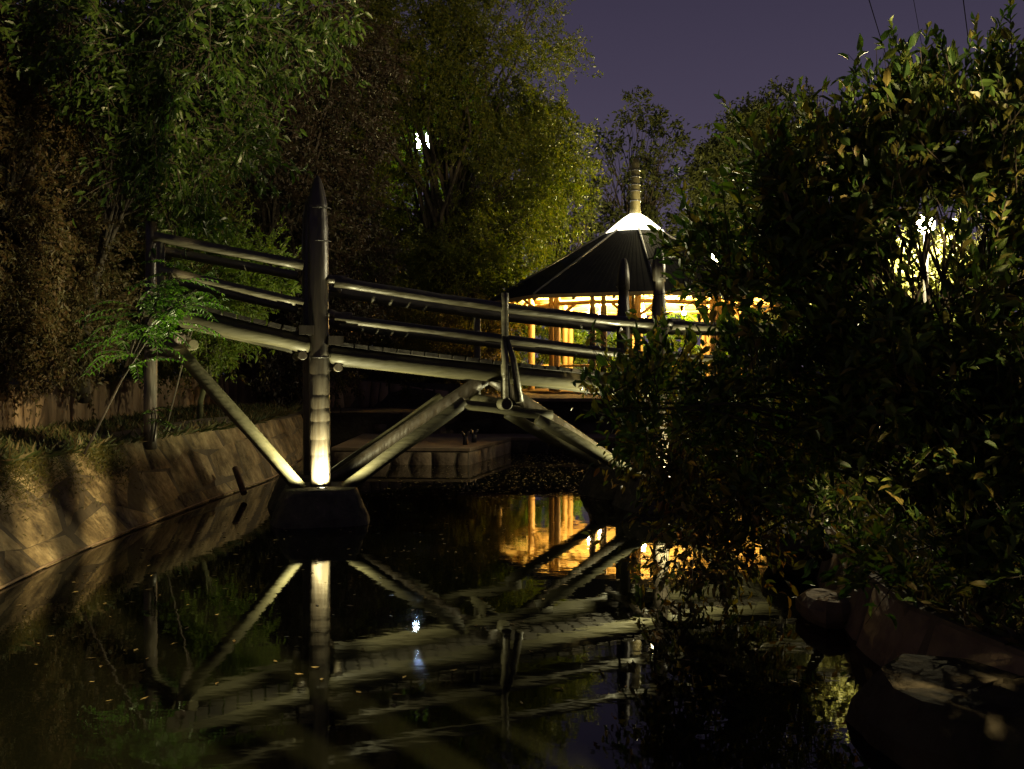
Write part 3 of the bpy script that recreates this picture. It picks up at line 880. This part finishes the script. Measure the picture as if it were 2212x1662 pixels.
def tree(name, label, cat, base, fork_h, trunk_r, blobs, leaf, width, mt, n_leaf, clump=.5, twigs=6, droop=0.0, seed=1, near=False, bark='bark',
         group=None, limbs=40, show_twigs=False, avoid=None, upright=0.0, leafdroop=.2, sprigs=0):
    """trunk with limbs reaching to clumps inside the given ellipsoids; leaves along the twigs of each clump"""
    rng = np.random.default_rng(seed); rnd = random.Random(seed)
    t = empty(name, base, label, cat, group)
    base = Vector(base)
    cen = []; cd = []
    tot = sum(b[2] for b in blobs)
    for (c, r, k) in blobs:
        p, d = in_blob(k, c, r, rng); cen.append(p); cd.append(d)
    cen = np.concatenate(cen); cd = np.concatenate(cd)
    if avoid is not None:
        keep = np.ones(len(cen), bool)
        for (a, b_, rad) in avoid:
            a = np.array(a); b_ = np.array(b_); ab = b_ - a
            tt = np.clip(((cen - a) @ ab) / (ab @ ab), 0, 1)
            dist = np.linalg.norm(cen - (a + tt[:, None] * ab), axis=1)
            keep &= dist > rad * (0.6 + .7 * rng.random(len(cen)))
        cen = cen[keep]; cd = cd[keep]
    # woody frame
    wood = MB()
    mean = Vector(cen.mean(0))
    fork = Vector((base.x + (mean.x - base.x) * .25, base.y + (mean.y - base.y) * .25, base.z + fork_h))
    mid = base.lerp(fork, .5) + Vector((rnd.uniform(-1, 1), rnd.uniform(-1, 1), 0)) * trunk_r
    top = fork.lerp(mean, .8)
    wood.tube([base - UPZ * .1, mid, fork, top], [trunk_r * 1.15, trunk_r * .9, trunk_r * .75, trunk_r * .3], 10, wob=.08)
    sel = rng.permutation(len(cen))[:limbs]
    for i in sel:
        e = Vector(cen[i]); k = rnd.uniform(.0, 1)
        st = fork.lerp(top, k * .9) if rnd.random() > .25 else mid.lerp(fork, rnd.uniform(.5, 1))
        r0 = trunk_r * rnd.uniform(.2, .42)
        L = (e - st).length
        c1 = st.lerp(e, .35) + UPZ * L * (.10 - droop * .05) + Vector((rnd.uniform(-1, 1), rnd.uniform(-1, 1), rnd.uniform(-.5, .5))) * L * .07
        c2 = st.lerp(e, .7) + UPZ * L * .08 + Vector((rnd.uniform(-1, 1), rnd.uniform(-1, 1), rnd.uniform(-.5, .5))) * L * .06
        wood.tube([st, c1, c2, e], [r0, r0 * .6, r0 * .38, r0 * .15], 5, cap=False)
    # twigs: origin at the clump, direction outward
    n_cl = len(cen); nt_ = n_cl * twigs
    ti = np.repeat(np.arange(n_cl), twigs)
    td = cd[ti] * .55 + rng.normal(size=(nt_, 3)) * .62
    td[:, 2] += upright - droop
    td /= np.linalg.norm(td, axis=1, keepdims=True)
    csz = clump * (0.55 + .9 * rng.random(n_cl))
    tl = csz[ti] * (.7 + .9 * rng.random(nt_))
    to = cen[ti] + rng.normal(size=(nt_, 3)) * csz[ti][:, None] * .22
    li = rng.integers(0, nt_, n_leaf)
    u = rng.random(n_leaf) ** .75
    bend = np.zeros((n_leaf, 3)); bend[:, 2] = -(u ** 2) * tl[li] * (droop * .8)
    pos = to[li] + td[li] * (u * tl[li])[:, None] + bend + rng.normal(size=(n_leaf, 3)) * leaf * .35
    ld = td[li] * .7 + rng.normal(size=(n_leaf, 3)) * .6
    ld[:, 2] -= leafdroop + droop * .9
    ln = leaf * (.55 + .8 * rng.random(n_leaf))
    if avoid is not None:
        keep = np.ones(n_leaf, bool)
        for (a, b_, rad) in avoid:
            a = np.array(a); b_ = np.array(b_); ab = b_ - a
            tt = np.clip(((pos - a) @ ab) / (ab @ ab), 0, 1)
            dist = np.linalg.norm(pos - (a + tt[:, None] * ab), axis=1)
            keep &= dist > rad * 1.25 * rng.random(n_leaf) ** .6
        pos, ld, ln = pos[keep], ld[keep], ln[keep]
    if sprigs:      # long upright shoots with leaves set alternately along them
        w_ = np.exp((cen[:, 2] - cen[:, 2].max()) * 1.3) * (cd[:, 2] > -.1)
        pick = rng.choice(len(cen), sprigs, p=w_ / w_.sum())
        sp_, sd_, sl_ = [], [], []
        for i in pick:
            a = cen[i] + rng.normal(size=3) * clump * .4
            d = np.array([rng.normal() * .22, rng.normal() * .2, 1.0]); d /= np.linalg.norm(d)
            L = rng.uniform(.28, .62); k = int(L / leaf * 4.2); ph = rng.random() * 6
            wood.tube([Vector(a), Vector(a + d * L * .5), Vector(a + d * L)], [leaf * .05, leaf * .04, leaf * .02], 4, cap=False)
            for j in range(k):
                u_ = (j + 1) / k; q = ph + j * 2.4
                sp_.append(a + d * L * (.12 + .88 * u_)); sd_.append(d * (.55 + .8 * u_) + np.array([math.cos(q), math.sin(q), .1]) * .75)
                sl_.append(leaf * (1.05 - .35 * u_) * rng.uniform(.75, 1.15))
        pos = np.concatenate([pos, np.array(sp_)]); ld = np.concatenate([ld, np.array(sd_)]); ln = np.concatenate([ln, np.array(sl_)])
    if show_twigs:
        for j in range(nt_):
            a = to[j]; q = [a + td[j] * tl[j] * k - np.array([0, 0, k * k * tl[j] * droop * .8]) for k in (0, .5, 1)]
            wood.tube([Vector(x) for x in q], [leaf * .045, leaf * .035, leaf * .015], 4, cap=False)
    wo_ = wood.build('trunk', M[bark], t)
    v, f = leaves_np(pos, ld, ln, width, rng=rng, near=near)
    c = link('crown', np_mesh('crown', v, f), t)
    c.data.materials.append(mt)
    return t, (pos, ld, ln)


SIGHT_WHITE = [((0, 0, CAM_H), tuple(P(918, 308, 100)), .45), ((0, 0, -CAM_H), tuple(P(918, 308, 100)), .85)]
cam_pt = (0, 0, CAM_H)
# A russet hedge trees along the left edge
tree('russet_tree', 'russet brown leafy tree filling the left edge above the stone wall', 'tree', (-9.6, 17.5, 1.7), 1.2, .16,
     [((-8.3, 16.2, 4.9), (1.7, 1.6, 3.2), 230), ((-8.2, 16.8, 3.0), (1.8, 1.3, 1.0), 100), ((-8.6, 17, 8.4), (1.9, 1.6, 2.2), 140)], .085, .5, M['lf_red'], 100000, .5, 7, .12, seed=21, limbs=60)
tree('russet_tree', 'brownish bush hanging over the flagstone wall left of the bridge end', 'tree', (-8.9, 21.5, 1.8), .8, .12,
     [((-7.9, 20.8, 4.0), (1.8, 1.7, 1.9), 150), ((-7.4, 20.4, 2.9), (1.7, 1.3, .8), 70), ((-7.6, 21.5, 6.4), (1.8, 1.5, 1.5), 80)], .085, .5, M['lf_olive'], 65000, .45, 7, .2, seed=22, limbs=40)
# B drooping green tree, upper left
tree('drooping_tree', 'green tree with long drooping leaves arching in at upper left', 'tree', (-7.4, 17.0, 1.6), 2.6, .10,
     [((-4.7, 14.2, 6.7), (1.5, 1.4, 1.2), 80), ((-4.7, 14.3, 5.5), (1.0, 1.2, .75), 46), ((-5.0, 14.6, 4.7), (.55, .8, .5), 20), ((-3.4, 14.6, 7.1), (1.1, 1.1, .6), 30), ((-6.4, 15.2, 7.0), (1.2, 1.2, 1.0), 46)],
     .14, .36, M['lf_green'], 13500, .5, 6, .16, seed=31, near=True, limbs=60, show_twigs=True)
# C dark plum trees between
tree('plum_tree', 'very dark purplish tree behind the tallest bridge post', 'tree', (-6.4, 25, 1.6), 2.5, .2,
     [((-5.6, 25.0, 5.0), (2.3, 2.0, 3.4), 220), ((-5.7, 25.0, 9.2), (2.7, 2.2, 3.2), 180)], .11, .5, M['lf_dark'], 100000, .6, 7, .12, seed=41, limbs=60, avoid=[(a_, b_, .45) for a_, b_, _ in SIGHT_WHITE])
# D the big tree in the middle
tree('tall_tree', 'tall yellow-green tree towering beside the night sky in the middle', 'tree', (-2.5, 36.5, 1.4), 3.0, .32,
     [((-2.2, 37.5, 9.0), (4.3, 3.2, 4.4), 300), ((-1.2, 36.5, 13.2), (3.4, 3.0, 3.6), 220), ((.6, 37.5, 9.8), (2.0, 1.8, 2.7), 120), ((-2.2, 36.6, 5.8), (1.5, 1.8, 2.8), 100), ((-.6, 40.2, 6.2), (1.9, 1.2, 3.2), 90), ((-4.8, 37, 13), (3.4, 2.6, 3.8), 160), ((-2.8, 36.5, 5.0), (3.0, 2.0, 2.4), 150), ((-3.8, 36.8, 15.5), (3.4, 2.4, 2.6), 110)],
     .115, .5, M['lf_yel'], 260000, .8, 8, .12, seed=51, limbs=120, avoid=SIGHT_WHITE)
# G hedge and bushes over the flagstone wall behind the bridge
for k, (x, y, zt, mt, lab) in enumerate(((-6.3, 30.6, 4.0, 'lf_olive', 'olive bush behind the bridge, farthest left over the flagstone wall'), (-3.9, 31.2, 4.3, 'lf_olive', 'olive bush behind the bridge rails, left of the middle rail post'), (-1.5, 31.6, 4.2, 'lf_olive', 'olive bush behind the middle rail post of the bridge'), (-2.6, 33.6, 3.8, 'lf_yel', 'low bush beside the left corner of the pavilion'))):
    tree('hedge_bush', lab, 'bush', (x, y, 1.5), .5, .08, [((x, y, (1.5 + zt) / 2 + .1), (1.5, 1.1, (zt - 1.2) / 2), 70), ((x + .4, y - .8, 2.0), (1.2, .6, .7), 30)], .085, .5, M[mt], 24000, .4, 7, .15, seed=60 + k, limbs=24, group='bushes behind the bridge')
tree('hedge_bush', 'small bush draping over the flagstone wall under the bridge', 'bush', (-6.6, 28.9, 1.6), .4, .06, [((-6.4, 28.2, 2.0), (1.6, .7, .6), 60)], .08, .5, M['lf_olive'], 16000, .35, 7, .3, seed=68, limbs=20, group='bushes behind the bridge')
# bushes seen through and behind the pavilion
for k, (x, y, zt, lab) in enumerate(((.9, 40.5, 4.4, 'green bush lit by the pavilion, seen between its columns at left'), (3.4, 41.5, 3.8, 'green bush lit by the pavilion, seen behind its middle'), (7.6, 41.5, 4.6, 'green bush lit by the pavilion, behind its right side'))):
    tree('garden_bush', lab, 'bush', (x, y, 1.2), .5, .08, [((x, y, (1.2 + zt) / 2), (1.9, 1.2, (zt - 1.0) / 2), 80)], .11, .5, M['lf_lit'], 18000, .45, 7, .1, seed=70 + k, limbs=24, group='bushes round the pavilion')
# wood beyond the garden on the left, one dark mass
_n = 90000
_p = np.stack([RNG.uniform(-34, -1.5, _n), RNG.uniform(44, 52, _n), np.zeros(_n)], 1)
_h = 17 + 2.5 * np.sin(_p[:, 0] * .7) + 1.5 * np.sin(_p[:, 0] * 1.9 + 1) - np.clip(_p[:, 0] + 8, 0, 9) * .75
_p[:, 2] = 1.2 + RNG.random(_n) ** .8 * _h
for a_, b_, r_ in SIGHT_WHITE:
    a_ = np.array(a_); b_ = np.array(b_); ab_ = b_ - a_; t_ = ((_p - a_) @ ab_) / (ab_ @ ab_)
    _p = _p[np.linalg.norm(_p - (a_ + t_[:, None] * ab_), axis=1) > 2.3 * RNG.random(len(_p)) ** .5]
_n = len(_p)
v, f = leaves_np(_p, RNG.normal(size=(_n, 3)), RNG.uniform(.3, .6, _n), .6)
o = link('woods', np_mesh('woods', v, f)); o.data.materials.append(M['lf_far']); tag(o, 'dark mass of woodland far behind the trees at left', 'woods', kind='stuff')
# E thin tree behind the spire
tree('airy_tree', 'thin airy tree with bare branches behind the pavilion spire', 'tree', (6.9, 58, 1.2), 4.0, .2,
     [((7.0, 58, 14.2), (3.3, 2.5, 4.0), 90), ((7.0, 58, 11.0), (4.0, 2.6, 2.6), 50)], .3, .5, M['lf_far'], 5200, .55, 5, .0, seed=81, limbs=130, upright=.2)
tree('airy_tree', 'sparse tree standing left of the spire beside the big tree', 'tree', (2.6, 52, 1.2), 3.0, .2,
     [((3.0, 52, 9.6), (2.2, 2.0, 3.6), 60), ((1.8, 52, 14.2), (1.5, 1.5, 2.0), 30)], .28, .5, M['lf_far'], 5200, .55, 5, .05, seed=82, limbs=80)
# F dark round tree right of the spire
tree('dark_tree', 'dark dense tree against the sky right of the spire', 'tree', (14.2, 56, 1.2), 4.0, .3,
     [((13.6, 56, 13.0), (3.2, 2.6, 4.0), 140), ((11.8, 56, 8.6), (2.4, 2.4, 2.4), 70), ((15.5, 56, 14.5), (3, 2.4, 3.4), 80)], .26, .55, M['lf_far'], 42000, .8, 8, .05, seed=83, limbs=60)
tree('dark_tree', 'low dark tree behind the right half of the pavilion roof', 'tree', (16, 48, 1.2), 2.0, .25,
     [((15.0, 48, 6.5), (5.0, 2.6, 3.4), 150)], .22, .55, M['lf_olive'], 40000, .8, 8, .05, seed=84, limbs=50)
# H shrub behind the left end of the bridge, lit from the pier
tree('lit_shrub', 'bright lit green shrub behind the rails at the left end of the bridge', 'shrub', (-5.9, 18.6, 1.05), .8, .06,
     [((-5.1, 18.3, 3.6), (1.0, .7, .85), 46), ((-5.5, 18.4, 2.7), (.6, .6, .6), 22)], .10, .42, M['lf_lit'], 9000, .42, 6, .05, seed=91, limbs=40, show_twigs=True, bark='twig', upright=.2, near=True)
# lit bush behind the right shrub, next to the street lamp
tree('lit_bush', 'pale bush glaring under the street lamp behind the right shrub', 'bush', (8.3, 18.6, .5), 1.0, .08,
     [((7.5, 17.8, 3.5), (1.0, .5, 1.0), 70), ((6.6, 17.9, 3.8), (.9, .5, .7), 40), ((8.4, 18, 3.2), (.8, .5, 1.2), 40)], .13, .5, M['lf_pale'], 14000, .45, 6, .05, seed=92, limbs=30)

# the big shrub in the right foreground
LAMP2 = P(2000, 487, 17.0)
_r = random.Random(4)
GAP = [(cam_pt, tuple(P(2000, 487, 17)), .08), (cam_pt, tuple(P(2085, 580, 17)), .11), (cam_pt, tuple(P(1930, 540, 17)), .08)]
GAP += [(cam_pt, tuple(P(_r.gauss(2020, 60), _r.gauss(565, 60), 17)), .085) for _ in range(26)]
GAP += [(cam_pt, tuple(P(x_, y_, 14.7)), r_) for x_, y_, r_ in ((1440, 985, .13), (1438, 930, .09), (1437, 880, .08), (1400, 640, .16), (1440, 600, .10), (1330, 860, .06), (1300, 690, .10))]
shr, lv = tree('broadleaf_shrub', 'big glossy-leaved evergreen shrub crowding the right foreground', 'shrub', (3.2, 6.6, .46), .5, .07,
     [((2.9, 6.3, 2.3), (1.15, .8, 1.15), 150), ((3.4, 6.2, 1.5), (1.1, .8, .9), 90), ((2.35, 6.5, 3.1), (.75, .6, .6), 40), ((3.0, 6.4, 3.45), (.6, .5, .65), 34), ((3.5, 6.3, 3.25), (.5, .5, .7), 34), ((1.95, 6.8, 1.8), (.6, .5, .65), 50), ((1.05, 6.9, 1.72), (.42, .4, .32), 24), ((1.66, 6.5, 2.72), (.40, .4, .30), 24), ((1.95, 6.5, 3.05), (.40, .4, .34), 24), ((2.45, 6.5, 3.35), (.42, .4, .36), 26), ((2.75, 6.4, .95), (.8, .5, .45), 36)],
       .098, .44, M['lf_shrub'], 25000, .28, 6, -.1, seed=101, near=True, limbs=170, show_twigs=True, upright=.6, sprigs=150, avoid=GAP, leafdroop=-.1)
shr2, lv2 = tree('broadleaf_shrub', 'lower shrub branch leaning over the water, leaves coloured yellow for lamplight', 'shrub', (2.85, 8.9, .46), .4, .05,
     [((1.95, 8.7, .95), (.7, .5, .5), 44), ((1.35, 8.6, 1.6), (.55, .45, .55), 36), ((1.65, 8.6, .55), (.45, .4, .3), 26), ((2.3, 8.8, 1.5), (.6, .5, .6), 40)],
     .092, .42, M['lf_shrub2'], 5200, .30, 5, .1, seed=102, near=True, limbs=90, show_twigs=True, avoid=None, upright=.0, sprigs=20)

# the largest single leaves of the foreground shrubs, each one a leaf of its own
lmesh = {}
def leaf_part(parent, pos, d, ln, key, mt):
    if key not in lmesh:
        v, f = leaves_np(np.zeros((1, 3)), np.array([[1.0, 0, 0]]), np.array([1.0]), .40 + .05 * (key[1] - 1), rng=np.random.default_rng(key[1] + 40), near=True)
        me = np_mesh('leaf', v, f, True); me.materials.append(mt); lmesh[key] = me
    o = bpy.data.objects.new('leaf', lmesh[key]); COL.objects.link(o)
    x = Vector(d).normalized(); up = Vector((random.uniform(-.6, .6), random.uniform(-.9, .2), 1)); y = up.cross(x).normalized(); z = x.cross(y)
    m = Matrix((x, y, z)).transposed().to_4x4()
    o.parent = parent; o.matrix_parent_inverse = Matrix.Identity(4)
    m = Matrix.Translation(Vector(pos) - parent.location) @ m @ Matrix.Diagonal((ln, ln, ln, 1))
    o.matrix_basis = m


for (pr, (pos, ld, ln), k, key, mt) in ((shr, lv, 290, 's', M['lf_shrub']), (shr2, lv2, 200, 't', M['lf_shrub2'])):
    yy = pos[:, 1] + RNG.normal(size=len(pos)) * .12
    order = np.argsort(yy)[:k * 2]
    RNG.shuffle(order)
    for j in order[:k]:
        q = pos[j] + np.array([RNG.normal() * .03, -.04, RNG.normal() * .03])
        leaf_part(pr, q, ld[j], .075 + .05 * RNG.random(), (key, int(RNG.integers(0, 3))), mt)

# trees behind the viewpoint stripe the wall; unseen bushes added to shade bridge and shrub
for k, (x, y, r0) in enumerate(((2.855, .84, .042), (2.83, .47, .055), (2.86, .16, .045), (2.9, .65, .03))):
    t = empty('young_tree', (x, y, .46), ('slim young tree on the near right bank, nearest the water', 'thickest young tree on the near right bank', 'thinnest young tree on the near right bank', 'young tree on the near right bank, nearest the path lamp')[k], 'tree', 'young trees on the near bank')
    MB().tube([(x, y, .3), (x + .05, y, 1.6), (x - .04, y + .03, 2.9), (x + .08, y, 4.0), (x + .1, y, 5.6)], [r0, r0, r0 * .9, r0 * .85, r0 * .5], 10, wob=.06).build('trunk', M['bark'], t)
    p_, d_ = in_blob(500, (x + .1, y, 5.5), (.6, .6, .7), RNG)
    v, f = leaves_np(p_, d_, RNG.uniform(.06, .12, 500), .45, near=True)
    link('crown', np_mesh('crown', v, f), t).data.materials.append(M['lf_shrub'])
tree('shade_bush', 'dense unseen bush added behind the viewpoint to shade the bridge', 'bush', (3.45, .95, .46), .4, .05,
     [((3.34, .9, 1.8), (.26, .4, 1.4), 80), ((3.34, .9, 3.3), (.28, .4, .85), 130)], .11, .5, M['lf_shrub'], 10000, .14, 6, 0, seed=111, limbs=40, upright=.2)  # added out of view to keep path lamp light off the bridge
tree('shade_bush', 'thin unseen bush added behind the viewpoint to dim the shrub', 'bush', (4.8, .9, .46), .4, .05,
     [((4.6, .8, 1.8), (1.0, .5, 1.4), 80), ((4.6, .8, 3.3), (1.05, .5, .95), 100)], .11, .5, M['lf_shrub'], 10500, .28, 6, 0, seed=112, limbs=40, upright=.2)  # added out of view, thinner, to dim path lamp light on the shrub


# I compound-leaved sapling at the left end of the bridge
def frond(b, base, d, L, n, ll, droop, wid=.3):
    base = np.array(base, float); d = np.array(d, float); d /= np.linalg.norm(d)
    side = np.cross(d, [0, 0, 1.0]); side /= np.linalg.norm(side) + 1e-9
    pts = [base + d * L * t - np.array([0, 0, droop * L * t * t]) for t in np.linspace(0, 1, n + 1)]
    pos = []; dr = []; ln = []
    for i in range(1, n + 1):
        t = i / n; tg = pts[i] - pts[i - 1]; tg /= np.linalg.norm(tg)
        for sg in (-1, 1):
            pos.append(pts[i]); dr.append(tg * .5 + side * sg - np.array([0, 0, .35])); ln.append(ll * (1 - .45 * abs(t - .45)))
    return pts, np.array(pos), np.array(dr), np.array(ln)


def sapling(name, label, base, tops, seed, mt, ll=.10, L=.6, n=9):
    rnd = random.Random(seed)
    t = empty(name, base, label, 'sapling')
    st = MB()
    hub = sum((Vector(q[0]) for q in tops), Vector()) / len(tops) * .8 + Vector(base) * .2
    for (top, k) in tops:
        st.tube([Vector(base).lerp(hub, .0), Vector(base).lerp(hub, .6), hub.lerp(Vector(top), .4) + Vector((0, 0, .05)), top], [.016, .013, .009, .005], 8)
        for i in range(k):
            a = rnd.uniform(0, 6.28); u = rnd.uniform(.72, 1)
            o = Vector(base).lerp(Vector(top), u)
            d = (math.cos(a), math.sin(a), rnd.uniform(.1, .7))
            pts, pos, dr, ln = frond(None, o, d, L * rnd.uniform(.7, 1.2), n, ll, rnd.uniform(.3, .7))
            v, f = leaves_np(pos, dr, ln, .32, rng=np.random.default_rng(seed * 100 + i), near=True)
            fo = link('frond', np_mesh('frond', v, f), t); fo.data.materials.append(mt)
            st.tube([Vector(p) for p in pts], [.005] * (len(pts) - 1) + [.002], 4, cap=False)
    st.build('stem', M['bark'], t)
    return t


bs = Vector((-5.35, 12.3, 1.0))
sapling('pinnate_sapling', 'sapling with long feathery leaves in front of the bridge end', bs,
        [(P(300, 640, 12.2), 12), (P(355, 610, 12.4), 14), (P(400, 660, 12.2), 12), (P(270, 690, 12.3), 9), (P(330, 720, 12.2), 9), (P(425, 625, 12.5), 10), (P(380, 570, 12.6), 8)], 5, M['lf_fern'], .105, .62, 10)
sapling('pinnate_sapling', 'feathery sapling arching over the rails at the left bridge end', Vector((-5.5, 15.6, 1.05)),
        [(P(420, 590, 15.2), 12), (P(470, 580, 15.4), 10)], 8, M['lf_fern'], .11, .7, 10)
sapling('bank_weed', 'small leafy weed growing against the foot of the bank post', Vector((-5.1, 14.0, 1.03)),
        [(P(350, 905, 14.0), 8), (P(330, 880, 14.0), 6)], 12, M['lf_fern'], .06, .25, 6)


# grass and weeds on the left ledge, leaf litter, floating leaves
def blades(name, n, area, hmin, hmax, mt, label, seed):
    rng = np.random.default_rng(seed)
    pos = area(rng, n)
    d = rng.normal(size=(n, 3)) * .55; d[:, 2] = 1
    ln = rng.uniform(hmin, hmax, n)
    v, f = leaves_np(pos, d, ln, .09, rng=rng, near=False, curl=.3)
    o = link(name, np_mesh(name, v, f)); o.data.materials.append(mt)
    return tag(o, label, 'grass', kind='stuff')


def ledge(rng, n):
    y = rng.uniform(8, 26, n); lx = interp(LEFT, y) - np.interp(y, [p[1] for p in lt], wd)
    k = rng.random(n) ** 1.6
    x = lx + .06 - k * 2.9
    keep = np.sin(x * 2.3 + y * .7) + np.sin(y * 1.3 - x) + rng.normal(size=n) * .7 > -.5
    return np.stack([x, y, np.full(n, 1.0)], 1)[keep | (rng.random(n) > .8)][:n]


def blades2(*a):
    name, n, area, h0, h1, mt, label, seed = a
    rng = np.random.default_rng(seed); pos = area(rng, n); m = len(pos)
    d = rng.normal(size=(m, 3)) * .6; d[:, 2] = .8
    v, f = leaves_np(pos, d, rng.uniform(h0, h1, m), .10, rng=rng, curl=.35)
    o = link(name, np_mesh(name, v, f)); o.data.materials.append(mt)
    return tag(o, label, 'grass', kind='stuff')


blades2('grass', 30000, ledge, .06, .24, M['grassleaf'], 'rough grass and weeds on the ledge above the sloping wall', 5)
def spill(rng, n):
    y = np.concatenate([rng.normal(12.9, .25, n // 3), rng.normal(11.3, .5, n // 3), rng.normal(10.2, .5, n - 2 * (n // 3))])
    k = np.abs(rng.normal(0, .2, n))
    lx = np.interp(y, [p[1] for p in lt], [p[0] for p in lt]); bx_ = np.interp(y, [p[1] for p in lb], [p[0] for p in lb])
    return np.stack([lx + (bx_ - lx) * k + .06, y, 1.05 - k * 1.0], 1)
o = blades2('creeping_weeds', 4500, spill, .03, .08, M['lf_olive'], 'creeping weeds spilling over the top of the sloping wall', 6)
o['category'] = 'weeds'
def rightbank(rng, n):
    y = rng.uniform(4, 24, n); return np.stack([interp(RIGHT, y) + .25 + rng.random(n) ** 1.5 * 3.5, y, np.full(n, .46)], 1)
o = blades2('undergrowth', 16000, rightbank, .06, .22, M['grassleaf'], 'dark undergrowth on the right bank beneath the shrubs', 7)
o['category'] = 'undergrowth'
rng = np.random.default_rng(77)
n = 1500
p = np.stack([rng.normal(.6, 1.5, n), rng.uniform(15.5, 24.0, n), np.full(n, .004)], 1)
p2 = np.stack([rng.uniform(-4.3, 3, 700), rng.uniform(6, 20, 700), np.full(700, .004)], 1)
p = np.concatenate([p, p2]); p = p[(p[:, 0] > interp(LEFT, p[:, 1]) + .1) & (p[:, 0] < interp(RIGHT, p[:, 1]) - .2)]
p = p[~((p[:, 1] > 20.9) & (p[:, 0] < (p[:, 1] - 21) / 3.2 * .9 - .85))]
d = rng.normal(size=(len(p), 3)); d[:, 2] = .0
v, f = leaves_np(p, d, rng.uniform(.03, .08, len(p)), .5, fold=.0, curl=.0, rng=rng)
v[:, 2] = .004 + rng.random(len(v)) * .006
o = link('floating_leaves', np_mesh('floating_leaves', v, f)); o.data.materials.append(M['litter'])
tag(o, 'scattered fallen leaves floating on the dark pond', 'leaves', kind='stuff')


# ---------------------------------------------------------------- lamps farther off
def street_lamp(name, base, top, label, head_mat, power, col, head=.16, pole_r=.05, rad=.12, off=(-.1, -.25, -.05)):
    t = empty(name, base, label, 'lamp')
    top = Vector(top)
    MB().tube([base, Vector((base[0], base[1], top.z - .05))], [pole_r * 1.3, pole_r * .8], 12).build('pole', M['metal'], t)
    MB().lathe(top, [(head * .4, -head), (head, -head * .35), (head, head * .35), (head * .5, head)], 16).build('lamp_globe', head_mat, t)
    MB().lathe(top + UPZ * head * 1.02, [(head * 1.1, 0), (head * .8, head * .3), (head * .1, head * .5)], 16).build('lamp_cap', M['metal'], t)
    point_light(name + '_light', top + Vector(off), power, col, rad, t)
    return t


street_lamp('street_lamp', Vector((LAMP2.x, LAMP2.y, .46)), LAMP2, 'lit street lamp glaring through the leaves of the right shrub', M['streetlamp'], 1700, (1, .86, .50), .15, rad=.06)
street_lamp('street_lamp', Vector((8.7, 42, 1.2)), Vector((8.7, 42, 6.8)), 'street lamp behind the pavilion roof lighting the side of the tall tree', M['streetlamp'], 10000, (1, .82, .32), .22, off=(-.3, .1, .05))
street_lamp('street_lamp', Vector((5.0, -2.5, .46)), Vector((5.0, -2.5, 4.0)), 'path lamp on the right bank behind the viewpoint', M['streetlamp'], 21000, (1, .76, .37), .15, rad=.03, off=(-.14, .22, -.06))
# floodlight mast far behind the trees
fm = P(918, 308, 100)
t = empty('floodlight_mast', Vector((fm.x, fm.y, 1.2)), 'cold white floodlight shining through the tall tree', 'floodlight')
MB().tube([Vector((fm.x, fm.y, 1.2)), fm - UPZ * .4], [.3, .14], 12).build('mast', M['metal'], t)
for i, (dx, dz_) in enumerate(((-.6, .5), (.6, .5), (-.6, -.5), (.6, -.5))):
    MB().box(fm + Vector((dx, 0, dz_)), (.5, 0, 0), (0, .12, 0), (0, 0, .42)).build('lamp_housing', M['metal'], t)
    MB().box(fm + Vector((dx, -.14, dz_)), (.46, 0, 0), (0, .01, 0), (0, 0, .38)).build('lamp_glass', M['whitelamp'], t)

l = bpy.data.lights.new('floodlight_beam', 'SPOT'); l.energy = 1600000; l.color = (.46, .72, 1.0)
l.spot_size = R(5.5); l.spot_blend = 1.0; l.shadow_soft_size = .6
o = bpy.data.objects.new('floodlight_beam', l); COL.objects.link(o)
o.location = (0, -1.2, fm.z - 1.2); o.parent = t
o.rotation_euler = (Vector((0, 0, CAM_H)) - fm).to_track_quat('-Z', 'Y').to_euler()

# overhead wires
for (a, b_, lab) in (((1868, -30), (1935, 190), 'thin overhead wire, leftmost of the three in the sky'), ((1968, -30), (2008, 190), 'faint overhead wire, middle of the three in the sky'), ((2077, -30), (2110, 230), 'thin overhead wire, rightmost of the three in the sky')):
    p0, p1 = P(*a, 26), P(*b_, 44)
    r = .008 if 'faint' in lab else .014
    dirn = (p1 - p0)
    pts = [p0 + dirn * k for k in (-.6, 0, .5, 1, 2.0)]
    tag(MB().tube(pts, r, 6).build('overhead_wire', M['wire']), lab, 'wire', 'overhead wires')
